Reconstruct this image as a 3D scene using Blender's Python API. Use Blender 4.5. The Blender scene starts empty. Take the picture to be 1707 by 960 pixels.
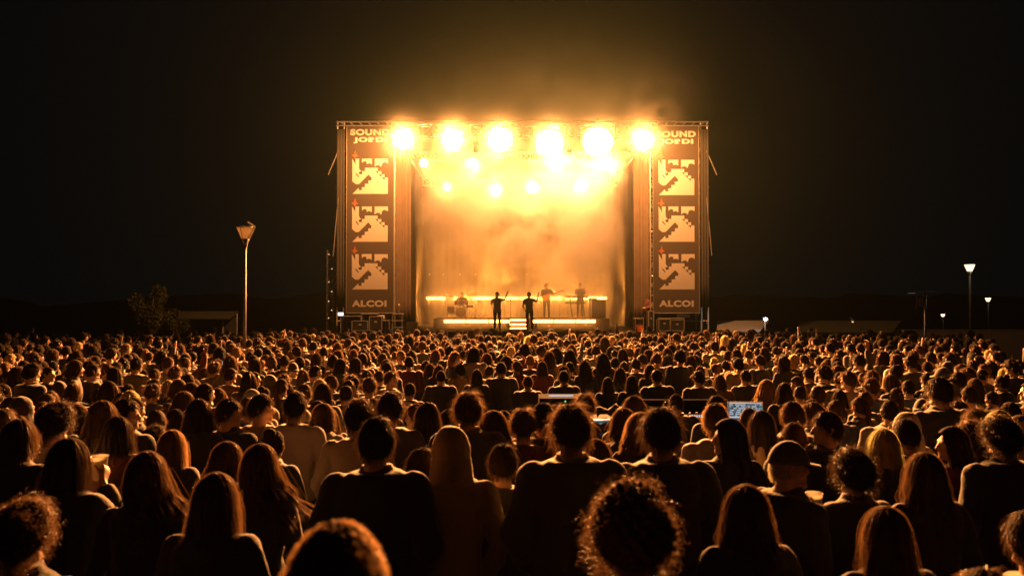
import bpy, math, random
import numpy as np
from mathutils import Vector, Matrix
from mathutils.geometry import tessellate_polygon

random.seed(11)
RNG = np.random.default_rng(11)
SC = bpy.context.scene
COL = SC.collection
R = math.radians

# ------------------------------------------------------------------ camera, world, exposure
FPX = 1330.0                 # focal length in photograph pixels
CAM_Z = 2.8
HOR = 505.0                  # row of the horizon in the photograph
cam_d = bpy.data.cameras.new("camera")
cam_d.sensor_width = 36.0
cam_d.lens = 36.0 * FPX / 1707.0
cam_d.clip_start = 0.05
cam_d.clip_end = 2000.0
cam_d.dof.use_dof = True
cam_d.dof.focus_distance = 13.0
cam_d.dof.aperture_fstop = 2.6
cam = bpy.data.objects.new("camera", cam_d)
COL.objects.link(cam)
cam.location = (0, 0, CAM_Z)
cam.rotation_euler = (R(90) + math.atan((HOR - 480.0) / FPX), 0, 0)
SC.camera = cam

SC.view_settings.view_transform = 'Standard'
SC.view_settings.look = 'None'
SC.view_settings.exposure = 0.0
SC.view_settings.gamma = 1.0
SC.view_settings.use_curve_mapping = False
SC.render.engine = 'CYCLES'
cy = SC.cycles
cy.max_bounces = 6
cy.diffuse_bounces = 2
cy.glossy_bounces = 2
cy.transmission_bounces = 4
cy.transparent_max_bounces = 8
cy.volume_bounces = 1
cy.use_denoising = True
cy.sample_clamp_indirect = 4.0
cy.sample_clamp_direct = 0.0
cy.volume_max_steps = 128
cy.caustics_reflective = False
cy.caustics_refractive = False

world = bpy.data.worlds.new("World")
SC.world = world
world.use_nodes = True
wn = world.node_tree.nodes
wn.clear()
w_out = wn.new('ShaderNodeOutputWorld')
w_bg = wn.new('ShaderNodeBackground')
w_bg.inputs['Color'].default_value = (0.17, 0.62, 0.74, 1)     # night sky, town glow far below it
w_bg.inputs['Strength'].default_value = 0.0026
world.node_tree.links.new(w_bg.outputs[0], w_out.inputs['Surface'])


def wp(px, py, d):
    """A point of the place at distance d along the view axis, from its place in the photograph."""
    return Vector(((px - 853.5) / FPX * d, d, CAM_Z + (HOR - py) / FPX * d))


def smooth(a, b, x):
    t = np.clip((np.asarray(x, float) - a) / (b - a), 0, 1)
    return t * t * (3 - 2 * t)


def ground_z(x, y):
    bank = 0.5 * (1 - smooth(4.2, 9.0, y))
    side = -2.2 * smooth(18, 40, x) * smooth(22, 70, y)
    return bank + side


# ------------------------------------------------------------------ tags
def tag(o, label=None, cat=None, group=None, kind=None):
    if label: o['label'] = label
    if cat: o['category'] = cat
    if group: o['group'] = group
    if kind: o['kind'] = kind
    return o


def empty(name, loc=(0, 0, 0), rz=0.0, label=None, cat=None, group=None):
    o = bpy.data.objects.new(name, None)
    o.empty_display_size = 0.1
    COL.objects.link(o)
    o.location = loc
    o.rotation_euler = (0, 0, rz)
    return tag(o, label, cat, group)


def link(name, me, parent=None, loc=None):
    o = bpy.data.objects.new(name, me)
    COL.objects.link(o)
    if parent is not None: o.parent = parent
    if loc is not None: o.location = loc
    return o


def copy_tree(o, parent=None):
    c = o.copy()
    COL.objects.link(c)
    if parent is not None: c.parent = parent
    for ch in list(o.children):
        copy_tree(ch, c)
    return c


# ------------------------------------------------------------------ materials
def new_mat(name):
    m = bpy.data.materials.new(name)
    m.use_nodes = True
    nt = m.node_tree
    nt.nodes.clear()
    out = nt.nodes.new('ShaderNodeOutputMaterial')
    return m, nt, out


def pmat(name, col, rough=0.6, metal=0.0, var=0.25, scale=8.0, bump=0.0, bscale=60.0, objcol=False,
         translucent=0.0, tcol=None, spec=0.5, sheen=0.0):
    m, nt, out = new_mat(name)
    N, L = nt.nodes.new, nt.links.new
    b = N('ShaderNodeBsdfPrincipled')
    b.inputs['Roughness'].default_value = rough
    b.inputs['Metallic'].default_value = metal
    b.inputs['Specular IOR Level'].default_value = spec
    if sheen:
        b.inputs['Sheen Weight'].default_value = sheen
    tc = N('ShaderNodeTexCoord')
    nz = N('ShaderNodeTexNoise')
    nz.inputs['Scale'].default_value = scale
    nz.inputs['Detail'].default_value = 5
    L(tc.outputs['Object'], nz.inputs['Vector'])
    mr = N('ShaderNodeMapRange')
    mr.inputs['To Min'].default_value = 1 - var
    mr.inputs['To Max'].default_value = 1 + var
    L(nz.outputs['Fac'], mr.inputs['Value'])
    mx = N('ShaderNodeVectorMath')
    mx.operation = 'SCALE'
    if objcol:
        oi = N('ShaderNodeObjectInfo')
        L(oi.outputs['Color'], mx.inputs[0])
    else:
        mx.inputs[0].default_value = col[:3]
    L(mr.outputs[0], mx.inputs['Scale'])
    L(mx.outputs[0], b.inputs['Base Color'])
    if bump:
        n2 = N('ShaderNodeTexNoise')
        n2.inputs['Scale'].default_value = bscale
        n2.inputs['Detail'].default_value = 4
        L(tc.outputs['Object'], n2.inputs['Vector'])
        bp = N('ShaderNodeBump')
        bp.inputs['Strength'].default_value = bump
        bp.inputs['Distance'].default_value = 0.01
        L(n2.outputs['Fac'], bp.inputs['Height'])
        L(bp.outputs[0], b.inputs['Normal'])
    if translucent:
        t = N('ShaderNodeBsdfTranslucent')
        if tcol: t.inputs['Color'].default_value = (*tcol, 1)
        else: L(mx.outputs[0], t.inputs['Color'])
        ms = N('ShaderNodeMixShader')
        ms.inputs[0].default_value = translucent
        L(b.outputs[0], ms.inputs[1]); L(t.outputs[0], ms.inputs[2])
        L(ms.outputs[0], out.inputs['Surface'])
    else:
        L(b.outputs[0], out.inputs['Surface'])
    return m


def emat(name, col, strength, front_only=False):
    m, nt, out = new_mat(name)
    N, L = nt.nodes.new, nt.links.new
    e = N('ShaderNodeEmission')
    e.inputs['Color'].default_value = (*col, 1)
    e.inputs['Strength'].default_value = strength
    L(e.outputs[0], out.inputs['Surface'])
    return m


def hair_mat(name, mix, tint=(2.2, 1.9, 1.5), rough=.42, spec=.6):
    m, nt, out = new_mat(name)
    N, L = nt.nodes.new, nt.links.new
    oi = N('ShaderNodeObjectInfo')
    b = N('ShaderNodeBsdfPrincipled')
    b.inputs['Roughness'].default_value = rough
    b.inputs['Specular IOR Level'].default_value = spec
    L(oi.outputs['Color'], b.inputs['Base Color'])
    t = N('ShaderNodeBsdfTranslucent')
    g = N('ShaderNodeVectorMath'); g.operation = 'MULTIPLY'
    g.inputs[1].default_value = tint
    g2 = N('ShaderNodeVectorMath'); g2.operation = 'MINIMUM'; g2.inputs[1].default_value = (.8, .8, .8)
    L(oi.outputs['Color'], g.inputs[0]); L(g.outputs[0], g2.inputs[0]); L(g2.outputs[0], t.inputs['Color'])
    ms = N('ShaderNodeMixShader'); ms.inputs[0].default_value = mix
    L(b.outputs[0], ms.inputs[1]); L(t.outputs[0], ms.inputs[2])
    L(ms.outputs[0], out.inputs['Surface'])
    return m


M = {}
M['skin'] = pmat('skin', (.4, .24, .16), .5, var=.12, scale=14, objcol=True)
M['trousers'] = pmat('trousers', (.025, .03, .045), .85, var=.3, scale=20, bump=.3, bscale=200)
M['cloth'] = pmat('cloth', (.1, .1, .1), .85, var=.22, scale=9, bump=.5, bscale=26, objcol=True, sheen=.35)
M['hair'] = hair_mat('hair', .02, rough=.85, spec=.08)
M['hair_strand'] = hair_mat('hair_strand', .45, (3.6, 3.3, 2.8))
M['black_metal'] = pmat('black_metal', (.02, .02, .02), .45, .6, bump=.2)
M['alu'] = pmat('aluminium', (.55, .55, .55), .35, .9, bump=.1)
M['galv'] = pmat('galvanised_steel', (.4, .39, .37), .45, .8, scale=5)
M['lamp_paint'] = pmat('lamp_paint', (.10, .095, .085), .6, .2)
M['dark_paint'] = pmat('dark_paint', (.012, .012, .012), .9, spec=.1)  # lamp paint with the night shade put into the colour
M['dead_black'] = pmat('matt_black', (.006, .006, .006), 1.0, spec=.02)
M['drape'] = pmat('black_drape', (.014, .013, .012), .95, var=.3, scale=3, bump=.4, bscale=30)
M['leg'] = pmat('leg_drape', (.075, .055, .04), .95, var=.3, scale=3, bump=.4, bscale=30)  # black drape lightened and warmed, orange stage light put into the colour
M['banner'] = pmat('banner_cloth', (.042, .032, .025), .8, var=.1, scale=1.5, translucent=.35, tcol=(.045, .04, .036))
M['print'] = pmat('banner_print', (.8, .78, .72), .8, var=.05, scale=1.2, translucent=.72, tcol=(.72, .69, .62))
M['print_orange'] = pmat('banner_print_orange', (.6, .2, .08), .8, var=.05, translucent=.72, tcol=(.55, .16, .06))
M['wood'] = pmat('stage_ply', (.010, .009, .008), .95, var=.3, scale=4, spec=.08)
M['case'] = pmat('road_case', (.015, .015, .016), .9, var=.3, spec=.1)
M['case_edge'] = pmat('case_edge', (.5, .5, .48), .35, .8)
M['gear'] = pmat('gear_black', (.02, .02, .02), .8, spec=.2, var=.2)
M['pale'] = pmat('pale_plastic', (.6, .57, .5), .5)
M['red'] = pmat('drum_lacquer', (.045, .018, .012), .3)
M['bronze'] = pmat('cymbal_bronze', (.6, .42, .16), .3, .9)
M['wood_gtr'] = pmat('guitar_wood', (.2, .09, .03), .35)
M['canvas'] = pmat('canvas', (.075, .08, .08), .85, var=.12, scale=3)
M['canvas_dark'] = pmat('canvas_dark', (.013, .018, .011), .9, var=.2)
M['concrete'] = pmat('concrete', (.05, .05, .05), .9, var=.2, scale=2, bump=.4)
M['ground'] = pmat('ground', (.02, .019, .016), .95, var=.4, scale=1.3, bump=.6, bscale=18)
M['leaf'] = pmat('leaf', (.04, .05, .018), .7, var=.5, scale=6, translucent=.3)
M['bark'] = pmat('bark', (.10, .075, .05), .9, var=.4, scale=14, bump=.6)
M['cup'] = pmat('cup_plastic', (.75, .72, .66), .25, var=.05, translucent=.6)
M['beer'] = pmat('beer', (.7, .36, .06), .1, var=.05, translucent=.6)
M['glass_off'] = pmat('lantern_glass', (.55, .5, .42), .3, var=.15, scale=10, translucent=.7)
M['orange_plastic'] = pmat('orange_plastic', (.8, .22, .04), .5, translucent=.3)


def lens_mat(name, col, hot):
    """a lamp lens: hot in the middle, weaker towards its rim"""
    m, nt, out = new_mat(name)
    N, L = nt.nodes.new, nt.links.new
    tc = N('ShaderNodeTexCoord')
    mp = N('ShaderNodeMapping'); mp.inputs['Location'].default_value = (-1, 0, -1); mp.inputs['Scale'].default_value = (2, 0, 2)
    L(tc.outputs['Generated'], mp.inputs['Vector'])
    ln = N('ShaderNodeVectorMath'); ln.operation = 'LENGTH'; L(mp.outputs[0], ln.inputs[0])
    mr = N('ShaderNodeMapRange'); mr.interpolation_type = 'SMOOTHSTEP'
    mr.inputs['From Min'].default_value = .35; mr.inputs['From Max'].default_value = 1.0
    mr.inputs['To Min'].default_value = hot; mr.inputs['To Max'].default_value = 1.0
    L(ln.outputs['Value'], mr.inputs['Value'])
    e = N('ShaderNodeEmission'); e.inputs['Color'].default_value = (*col, 1)
    L(mr.outputs[0], e.inputs['Strength']); L(e.outputs[0], out.inputs['Surface'])
    return m


M['lens'] = lens_mat('lamp_lens', (1.0, .46, .19), 100.0)
M['lens_small'] = lens_mat('lamp_lens_small', (1.0, .46, .19), 75.0)
M['led'] = emat('led_strip', (1.0, .36, .06), 16.0)
M['led_dim'] = emat('led_dot', (1.0, .55, .25), 2.0)
M['street'] = emat('street_lantern', (1.0, .76, .42), 2.6)
M['white_lamp'] = emat('work_lamp', (.85, .9, 1.0), 22.0)
M['screen'] = emat('screen_white', (.75, .85, .95), .62)
M['screen_grey'] = emat('screen_grey', (.35, .42, .48), .28)
M['screen_blue'] = emat('screen_blue', (.1, .25, .8), .5)
M['screen_teal'] = emat('screen_teal', (.1, .7, .6), .5)
M['screen_pink'] = emat('screen_pink', (.9, .35, .4), .5)
M['screen_dark'] = emat('screen_dark', (.05, .06, .07), .25)


# ------------------------------------------------------------------ mesh builder
class MB:
    def __init__(s):
        s.v = []; s.f = []; s.m = []; s.n = 0
        s.prims = []

    def add(s, v, f, mat=0):
        v = np.asarray(v, float).reshape(-1, 3)
        s.v.append(v)
        n = s.n
        s.f.extend([tuple(i + n for i in q) for q in f])
        s.m.extend([mat] * len(f))
        s.n += len(v)
        return s

    def box(s, c, d, mat=0, rot=None):
        x, y, z = d[0] / 2, d[1] / 2, d[2] / 2
        v = np.array([(-x, -y, -z), (x, -y, -z), (x, y, -z), (-x, y, -z), (-x, -y, z), (x, -y, z), (x, y, z), (-x, y, z)])
        if rot is not None: v = v @ np.array(rot).T
        return s.add(v + np.array(c), [(3, 2, 1, 0), (4, 5, 6, 7), (0, 1, 5, 4), (1, 2, 6, 5), (2, 3, 7, 6), (3, 0, 4, 7)], mat)

    def tube(s, p0, p1, r0, r1=None, seg=8, mat=0, cap=True):
        r1 = r0 if r1 is None else r1
        p0 = np.array(p0, float); p1 = np.array(p1, float)
        a, b = frame(p1 - p0)
        t = np.linspace(0, 2 * np.pi, seg, endpoint=False)
        c = np.cos(t)[:, None] * a + np.sin(t)[:, None] * b
        v = np.vstack([p0 + c * r0, p1 + c * r1])
        f = [(i, (i + 1) % seg, seg + (i + 1) % seg, seg + i) for i in range(seg)]
        if cap: f += [tuple(range(seg - 1, -1, -1)), tuple(range(seg, 2 * seg))]
        return s.add(v, f, mat)

    def rings(s, pts, mat=0, cap=True):
        """pts: (rings, seg, 3)"""
        pts = np.asarray(pts, float)
        k, seg, _ = pts.shape
        f = []
        for r in range(k - 1):
            for i in range(seg):
                j = (i + 1) % seg
                f.append((r * seg + i, r * seg + j, (r + 1) * seg + j, (r + 1) * seg + i))
        if cap: f += [tuple(range(seg - 1, -1, -1)), tuple(range((k - 1) * seg, k * seg))]
        return s.add(pts.reshape(-1, 3), f, mat)

    def lathe(s, prof, seg=16, mat=0, c=(0, 0, 0), axis='z', cap=True):
        t = np.linspace(0, 2 * np.pi, seg, endpoint=False)
        pts = []
        for r, h in prof:
            ring = np.stack([np.cos(t) * r, np.sin(t) * r, np.full(seg, h)], 1)
            if axis == 'y': ring = ring[:, [0, 2, 1]] * np.array([1, -1, 1])
            pts.append(ring + np.array(c))
        return s.rings(pts, mat, cap)

    def rcone(s, p0, r0, p1, r1, seg=12, mat=0, prim=None):
        p0 = np.array(p0, float); p1 = np.array(p1, float)
        d = p1 - p0
        L = np.linalg.norm(d)
        d = d / L if L > 1e-6 else np.array([0, 0, 1.])
        a, b = frame(d)
        t = np.linspace(0, 2 * np.pi, seg, endpoint=False)
        c = np.cos(t)[:, None] * a + np.sin(t)[:, None] * b
        rs = []
        for e in (-80, -50, -20, 0): rs.append(p0 + d * r0 * math.sin(R(e)) + c * r0 * math.cos(R(e)))
        for e in (0, 20, 50, 80): rs.append(p1 + d * r1 * math.sin(R(e)) + c * r1 * math.cos(R(e)))
        if prim is not None: s.prims.append((p0, p1, r0, r1, prim))
        return s.rings(rs, mat)

    def ellipsoid(s, c, r, seg=16, rg=10, mat=0, rot=None, fn=None):
        ph = np.linspace(0.08, np.pi - 0.08, rg)
        t = np.linspace(0, 2 * np.pi, seg, endpoint=False)
        v = np.stack([np.sin(ph)[:, None] * np.cos(t), np.sin(ph)[:, None] * np.sin(t), -np.cos(ph)[:, None] * np.ones(seg)], 2)
        if fn: v = fn(v)
        v = v * np.array(r)
        if rot is not None: v = v @ np.array(rot).T
        return s.rings(v + np.array(c), mat)

    def arrays(s):
        return np.vstack(s.v), s.f, s.m

    def mesh(s, name, mats, smooth_shade=False):
        me = bpy.data.meshes.new(name)
        v = np.vstack(s.v) if s.v else np.zeros((0, 3))
        me.from_pydata(v.tolist(), [], s.f)
        for m in (mats if isinstance(mats, (list, tuple)) else [mats]): me.materials.append(m)
        if any(s.m): me.polygons.foreach_set('material_index', s.m)
        if smooth_shade: me.polygons.foreach_set('use_smooth', [True] * len(me.polygons))
        me.update()
        return me

    def obj(s, name, mats, parent=None, loc=None, smooth_shade=False):
        return link(name, s.mesh(name, mats, smooth_shade), parent, loc)


def frame(d):
    d = np.array(d, float); d = d / (np.linalg.norm(d) + 1e-12)
    h = np.array([0, 0, 1.]) if abs(d[2]) < 0.9 else np.array([1., 0, 0])
    a = np.cross(h, d); a /= np.linalg.norm(a)
    return a, np.cross(d, a)


def rotz(a):
    c, s = math.cos(a), math.sin(a)
    return np.array([[c, -s, 0], [s, c, 0], [0, 0, 1.]])


def rotx(a):
    c, s = math.cos(a), math.sin(a)
    return np.array([[1., 0, 0], [0, c, -s], [0, s, c]])


def roty(a):
    c, s = math.cos(a), math.sin(a)
    return np.array([[c, 0, s], [0, 1., 0], [-s, 0, c]])


def remesh(mb, voxel, it=4, decimate=None):
    me = mb.mesh('tmp', [])
    o = bpy.data.objects.new('tmp', me)
    COL.objects.link(o)
    m = o.modifiers.new('r', 'REMESH'); m.mode = 'VOXEL'; m.voxel_size = voxel; m.use_smooth_shade = True
    s = o.modifiers.new('s', 'SMOOTH'); s.factor = 0.5; s.iterations = it
    if decimate:
        d = o.modifiers.new('d', 'DECIMATE'); d.ratio = decimate
    dg = bpy.context.evaluated_depsgraph_get()
    out = bpy.data.meshes.new_from_object(o.evaluated_get(dg))
    bpy.data.objects.remove(o)
    bpy.data.meshes.remove(me)
    out.polygons.foreach_set('use_smooth', [True] * len(out.polygons))
    return out


def classify(me, prims):
    n = len(me.polygons)
    c = np.zeros(n * 3); me.polygons.foreach_get('center', c); c = c.reshape(-1, 3)
    best = np.full(n, 1e9); lab = np.zeros(n, int)
    for p0, p1, r0, r1, t in prims:
        d = p1 - p0
        u = np.clip(((c - p0) @ d) / (d @ d + 1e-9), 0, 1)
        dist = np.linalg.norm(c - (p0 + u[:, None] * d), axis=1) - (r0 + (r1 - r0) * u)
        k = dist < best
        best[k] = dist[k]; lab[k] = t
    me.polygons.foreach_set('material_index', lab.tolist())


def wrinkle(me, amp, k, seed):
    r = np.random.default_rng(seed)
    n = len(me.vertices)
    v = np.zeros(n * 3); me.vertices.foreach_get('co', v); v = v.reshape(-1, 3)
    nr = np.zeros(n * 3); me.vertices.foreach_get('normal', nr); nr = nr.reshape(-1, 3)
    d = np.zeros(n)
    for i in range(5):
        kv = r.normal(size=3) * k * (0.6 + 0.35 * i)
        d += np.sin(v @ kv + r.uniform(0, 6.28) + 1.3 * np.sin(v @ (r.normal(size=3) * k * .5))) / (1 + .5 * i)
    v += nr * (d * amp / 2.2)[:, None]
    me.vertices.foreach_set('co', v.reshape(-1)); me.update()

# ------------------------------------------------------------------ people: bodies
HEAD_R = np.array([.0765, .098, .118])


def head_prims(mb, hc, Rh, mat=0):
    """Skull, face, ears, grown into the body by the remesh."""
    def P(x, y, z): return np.array(hc) + Rh @ np.array([x, y, z])

    def skull(v):
        v = v.copy()
        low = np.clip(-v[..., 2], 0, 1)
        v[..., 0] *= 1 - .30 * low ** 1.4
        back = np.where(v[..., 1] < 0, 1, 0) * low
        v[..., 1] *= 1 - .22 * back
        return v
    mb.ellipsoid(hc, HEAD_R, 20, 14, mat, Rh, skull)
    mb.prims.append((P(0, 0, -.03), P(0, 0, .03), .085, .085, 0))
    rc = lambda a, ra, b, rb: mb.rcone(P(*a), ra, P(*b), rb, 10, mat, 0)
    rc((0, .096, .012), .010, (0, .113, -.026), .0145)                 # nose
    rc((-.012, .098, -.030), .009, (.012, .098, -.030), .009)          # nostrils
    rc((-.040, .080, .030), .014, (.040, .080, .030), .014)            # brow
    rc((-.020, .091, -.060), .009, (.020, .091, -.060), .009)          # lips
    rc((-.014, .082, -.094), .021, (.014, .082, -.094), .021)          # chin
    rc((-.050, .010, -.072), .020, (-.016, .074, -.095), .018)         # jaw
    rc((.050, .010, -.072), .020, (.016, .074, -.095), .018)
    for s in (-1, 1):
        rc((s * .046, .066, -.018), .021, (s * .036, .074, -.03), .018)  # cheek
        rc((s * .030, .083, .010), .0125, (s * .032, .083, .010), .0125)  # eye
        rc((s * .080, -.012, .020), .013, (s * .077, -.006, -.028), .009)  # ear
        rc((s * .084, -.022, .018), .009, (s * .082, -.018, -.010), .008)


def hand_prims(mb, wr, d, n, side, curl=.5, s=1.0, spread=.12):
    """wr wrist, d finger direction, n palm normal (the way the palm faces), side +1 right."""
    wr = np.array(wr, float); d = np.array(d, float); d /= np.linalg.norm(d)
    n = np.array(n, float); n -= d * (n @ d); n /= np.linalg.norm(n)
    x = np.cross(d, n) * side                                         # towards the thumb
    for k in (-1, -.33, .33, 1):
        mb.rcone(wr + d * .01 * s + x * k * .014 * s, .017 * s, wr + d * .085 * s + x * k * .031 * s, .0125 * s, 8, 0, 0)
    for k, L in ((1, .072), (.35, .08), (-.33, .074), (-1, .058)):
        p = wr + d * .088 * s + x * k * .031 * s
        fd = d + x * k * spread
        ang = 0
        r = .0092 * s
        for j, q in enumerate((.45, .32, .24)):
            ang += curl * (.5, .85, .6)[j] * (1 + .1 * k)
            dd = fd * math.cos(ang) + n * math.sin(ang); dd /= np.linalg.norm(dd)
            e = p + dd * L * q * s
            mb.rcone(p, r, e, r * .92, 8, 0, 0)
            p = e; r *= .92
    p = wr + d * .03 * s + x * .026 * s
    td = d * .62 + x * .72 + n * .25; td /= np.linalg.norm(td)
    e = p + td * .042 * s
    mb.rcone(p, .0135 * s, e, .011 * s, 8, 0, 0)
    td2 = td + d * .5 + n * curl * .7; td2 /= np.linalg.norm(td2)
    mb.rcone(e, .011 * s, e + td2 * .032 * s, .009 * s, 8, 0, 0)


def super_ring(c, hx, hy, seg=24, e=2.4, tilt=None):
    t = np.linspace(0, 2 * np.pi, seg, endpoint=False)
    ct, st = np.cos(t), np.sin(t)
    x = np.sign(ct) * np.abs(ct) ** (2 / e) * hx
    y = np.sign(st) * np.abs(st) ** (2 / e) * hy
    return np.stack([x, y, np.zeros(seg)], 1) + np.array(c)


MALE = [(.90, .165, .115, 0), (1.0, .155, .112, 0), (1.1, .150, .108, 0), (1.24, .168, .116, 0), (1.35, .185, .115, -.005),
        (1.415, .178, .102, -.01), (1.455, .135, .085, -.012), (1.485, .085, .070, -.01)]
FEMALE = [(.90, .168, .118, 0), (1.0, .140, .102, 0), (1.1, .128, .095, 0), (1.24, .142, .108, .008), (1.35, .155, .104, 0),
          (1.415, .150, .092, -.01), (1.455, .112, .078, -.012), (1.485, .070, .062, -.01)]

DOWN = dict(el=(.245, -.03, 1.13), wr=(.262, .05, .88), hd=(0, .12, -1), hn=(-1, 0, 0))
FRONT = dict(el=(.255, -.01, 1.13), wr=(.13, .23, 1.08), hd=(-.6, .6, .35), hn=(-.5, -.2, -.8))
POCKET = dict(el=(.285, -.06, 1.14), wr=(.215, .07, .92), hd=(-.25, .4, -.9), hn=(-1, 0, 0))
CUPARM = dict(el=(.25, .03, 1.13), wr=(.20, .27, 1.17), hd=(-.15, .75, .55), hn=(-1, .1, 0), curl=1.0)
CUPHI = dict(el=(.27, .12, 1.20), wr=(.105, .16, 1.50), hd=(-.1, .6, .7), hn=(-1, .1, 0), curl=1.0)
CUPMID = dict(el=(.24, .14, 1.22), wr=(-.09, .26, 1.47), hd=(-.2, .5, .8), hn=(-1, .1, 0), curl=1.0)
CUPLOW = dict(el=(.24, -.02, 1.13), wr=(.06, .12, 1.36), hd=(.1, .75, .4), hn=(-1, .1, 0), curl=1.0)
UP = dict(el=(.30, .10, 1.56), wr=(.33, .14, 1.83), hd=(.1, .05, 1), hn=(0, 1, 0), curl=.35)
CLAP = dict(el=(.25, .10, 1.17), wr=(.055, .28, 1.36), hd=(-.15, .3, 1), hn=(-1, 0, 0), curl=.2)
PHONE = dict(el=(.23, .22, 1.36), wr=(.10, .33, 1.60), hd=(-.25, .1, 1), hn=(-.6, -.7, 0), curl=.8)

POSES = {
    'm':      dict(sex='m', a=(DOWN, DOWN), yaw=0),
    'mp':     dict(sex='m', a=(POCKET, POCKET), yaw=8, wide=1.05),
    'mf':     dict(sex='m', a=(FRONT, FRONT), yaw=-6),
    'ml':     dict(sex='m', a=(DOWN, FRONT), yaw=78),
    'mr':     dict(sex='m', a=(FRONT, DOWN), yaw=-72),
    'm_cup':  dict(sex='m', a=(DOWN, CUPLOW), yaw=-24),
    'ml_cup': dict(sex='m', a=(DOWN, CUPMID), yaw=78),
    'm_up':   dict(sex='m', a=(FRONT, UP), yaw=5),
    'm_phone': dict(sex='m', a=(PHONE, PHONE), yaw=0),
    'f':      dict(sex='f', a=(DOWN, DOWN), yaw=0),
    'ff':     dict(sex='f', a=(FRONT, FRONT), yaw=5),
    'fl':     dict(sex='f', a=(DOWN, FRONT), yaw=82),
    'fr':     dict(sex='f', a=(FRONT, DOWN), yaw=-70),
    'f_clap': dict(sex='f', a=(CLAP, CLAP), yaw=-10),
    'f_cup':  dict(sex='f', a=(DOWN, CUPHI), yaw=-12),
}


def limb_points(pose, side, sh):
    k = 1 if side == 'R' else -1
    a = pose['a'][1 if side == 'R' else 0]
    f = lambda p: np.array([p[0] * k, p[1], p[2]])
    return f(sh), f(a['el']), f(a['wr']), f(a['hd']), f(a['hn']), a.get('curl', .6), k


def pose_geom(pose):
    male = pose['sex'] == 'm'
    prof = MALE if male else FEMALE
    w = pose.get('wide', 1.0)
    sh = (.188 * w, -.01, 1.405) if male else (.158 * w, -.01, 1.41)
    return male, prof, w, sh


def build_body(pose, name='person', voxel=.0095):
    male, prof, w, sh = pose_geom(pose)
    mb = MB()
    mb.rings([super_ring((0, yc, z), hx * w, hy) for z, hx, hy, yc in prof])
    mb.prims.append((np.array([0, 0, 1.0]), np.array([0, 0, 1.4]), .13, .13, 0))
    hy = R(pose['yaw'])
    pit = R(pose.get('pitch', 0))
    Rh = rotz(hy) @ rotx(pit)
    hc = np.array(pose.get('hc', (0, .022, 1.628)))
    mb.rcone((0, -.02, 1.42), .066 if male else .056, hc + np.array([0, -.024, -.075]), .056 if male else .047, 14, 0, 0)
    head_prims(mb, hc, Rh)
    rs = 1.0 if male else .86
    for side in 'LR':
        s, e, wr, hd, hn, curl, k = limb_points(pose, side, sh)
        mb.rcone(s, .060 * rs, (s + e) / 2, .052 * rs, 12, 0, 0)
        mb.rcone((s + e) / 2, .052 * rs, e, .043 * rs, 12, 0, 0)
        mb.rcone(e, .043 * rs, e * .55 + wr * .45, .041 * rs, 12, 0, 0)
        mb.rcone(e * .55 + wr * .45, .041 * rs, wr, .028 * rs, 12, 0, 0)
        hand_prims(mb, wr, hd, hn, k, curl, 1.0 if male else .92)
    legs = pose.get('legs') or [((k * .092, 0, .92), (k * .105, .015, .50), (k * .115, -.02, .085), (k * .13, .13, .045)) for k in (-1, 1)]
    for h, kn, an, to in legs:
        h, kn, an, to = map(np.array, (h, kn, an, to))
        mb.rcone(h, .098, (h + kn) / 2, .085, 12, 0, 1)
        mb.rcone((h + kn) / 2, .085, kn, .064, 12, 0, 1)
        mb.rcone(kn, .064, kn * .6 + an * .4, .062, 12, 0, 1)
        mb.rcone(kn * .6 + an * .4, .062, an, .046, 12, 0, 1)
        mb.rcone(an + (to - an) * np.array([-.25, -.25, .9]), .042, to, .040, 10, 0, 1)
    mb.prims.append((np.array([-.08, 0, .93]), np.array([.08, 0, .93]), .12, .12, 1))
    me = remesh(mb, voxel, 3, .28)
    classify(me, mb.prims)
    me.materials.append(M['skin']); me.materials.append(M['trousers'])
    me.name = name
    return me


TOP = {  # inflate torso, inflate arm, sleeve end (0..2 along the arm), hem z, collar
    'jacket':     (.030, .024, 1.93, .80, 'stand'),
    'hoodie':     (.028, .020, 1.95, .84, 'hood'),
    'sweatshirt': (.018, .014, 1.93, .86, 'crew'),
    'tshirt':     (.012, .014, .62, .87, 'crew'),
}


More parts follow.
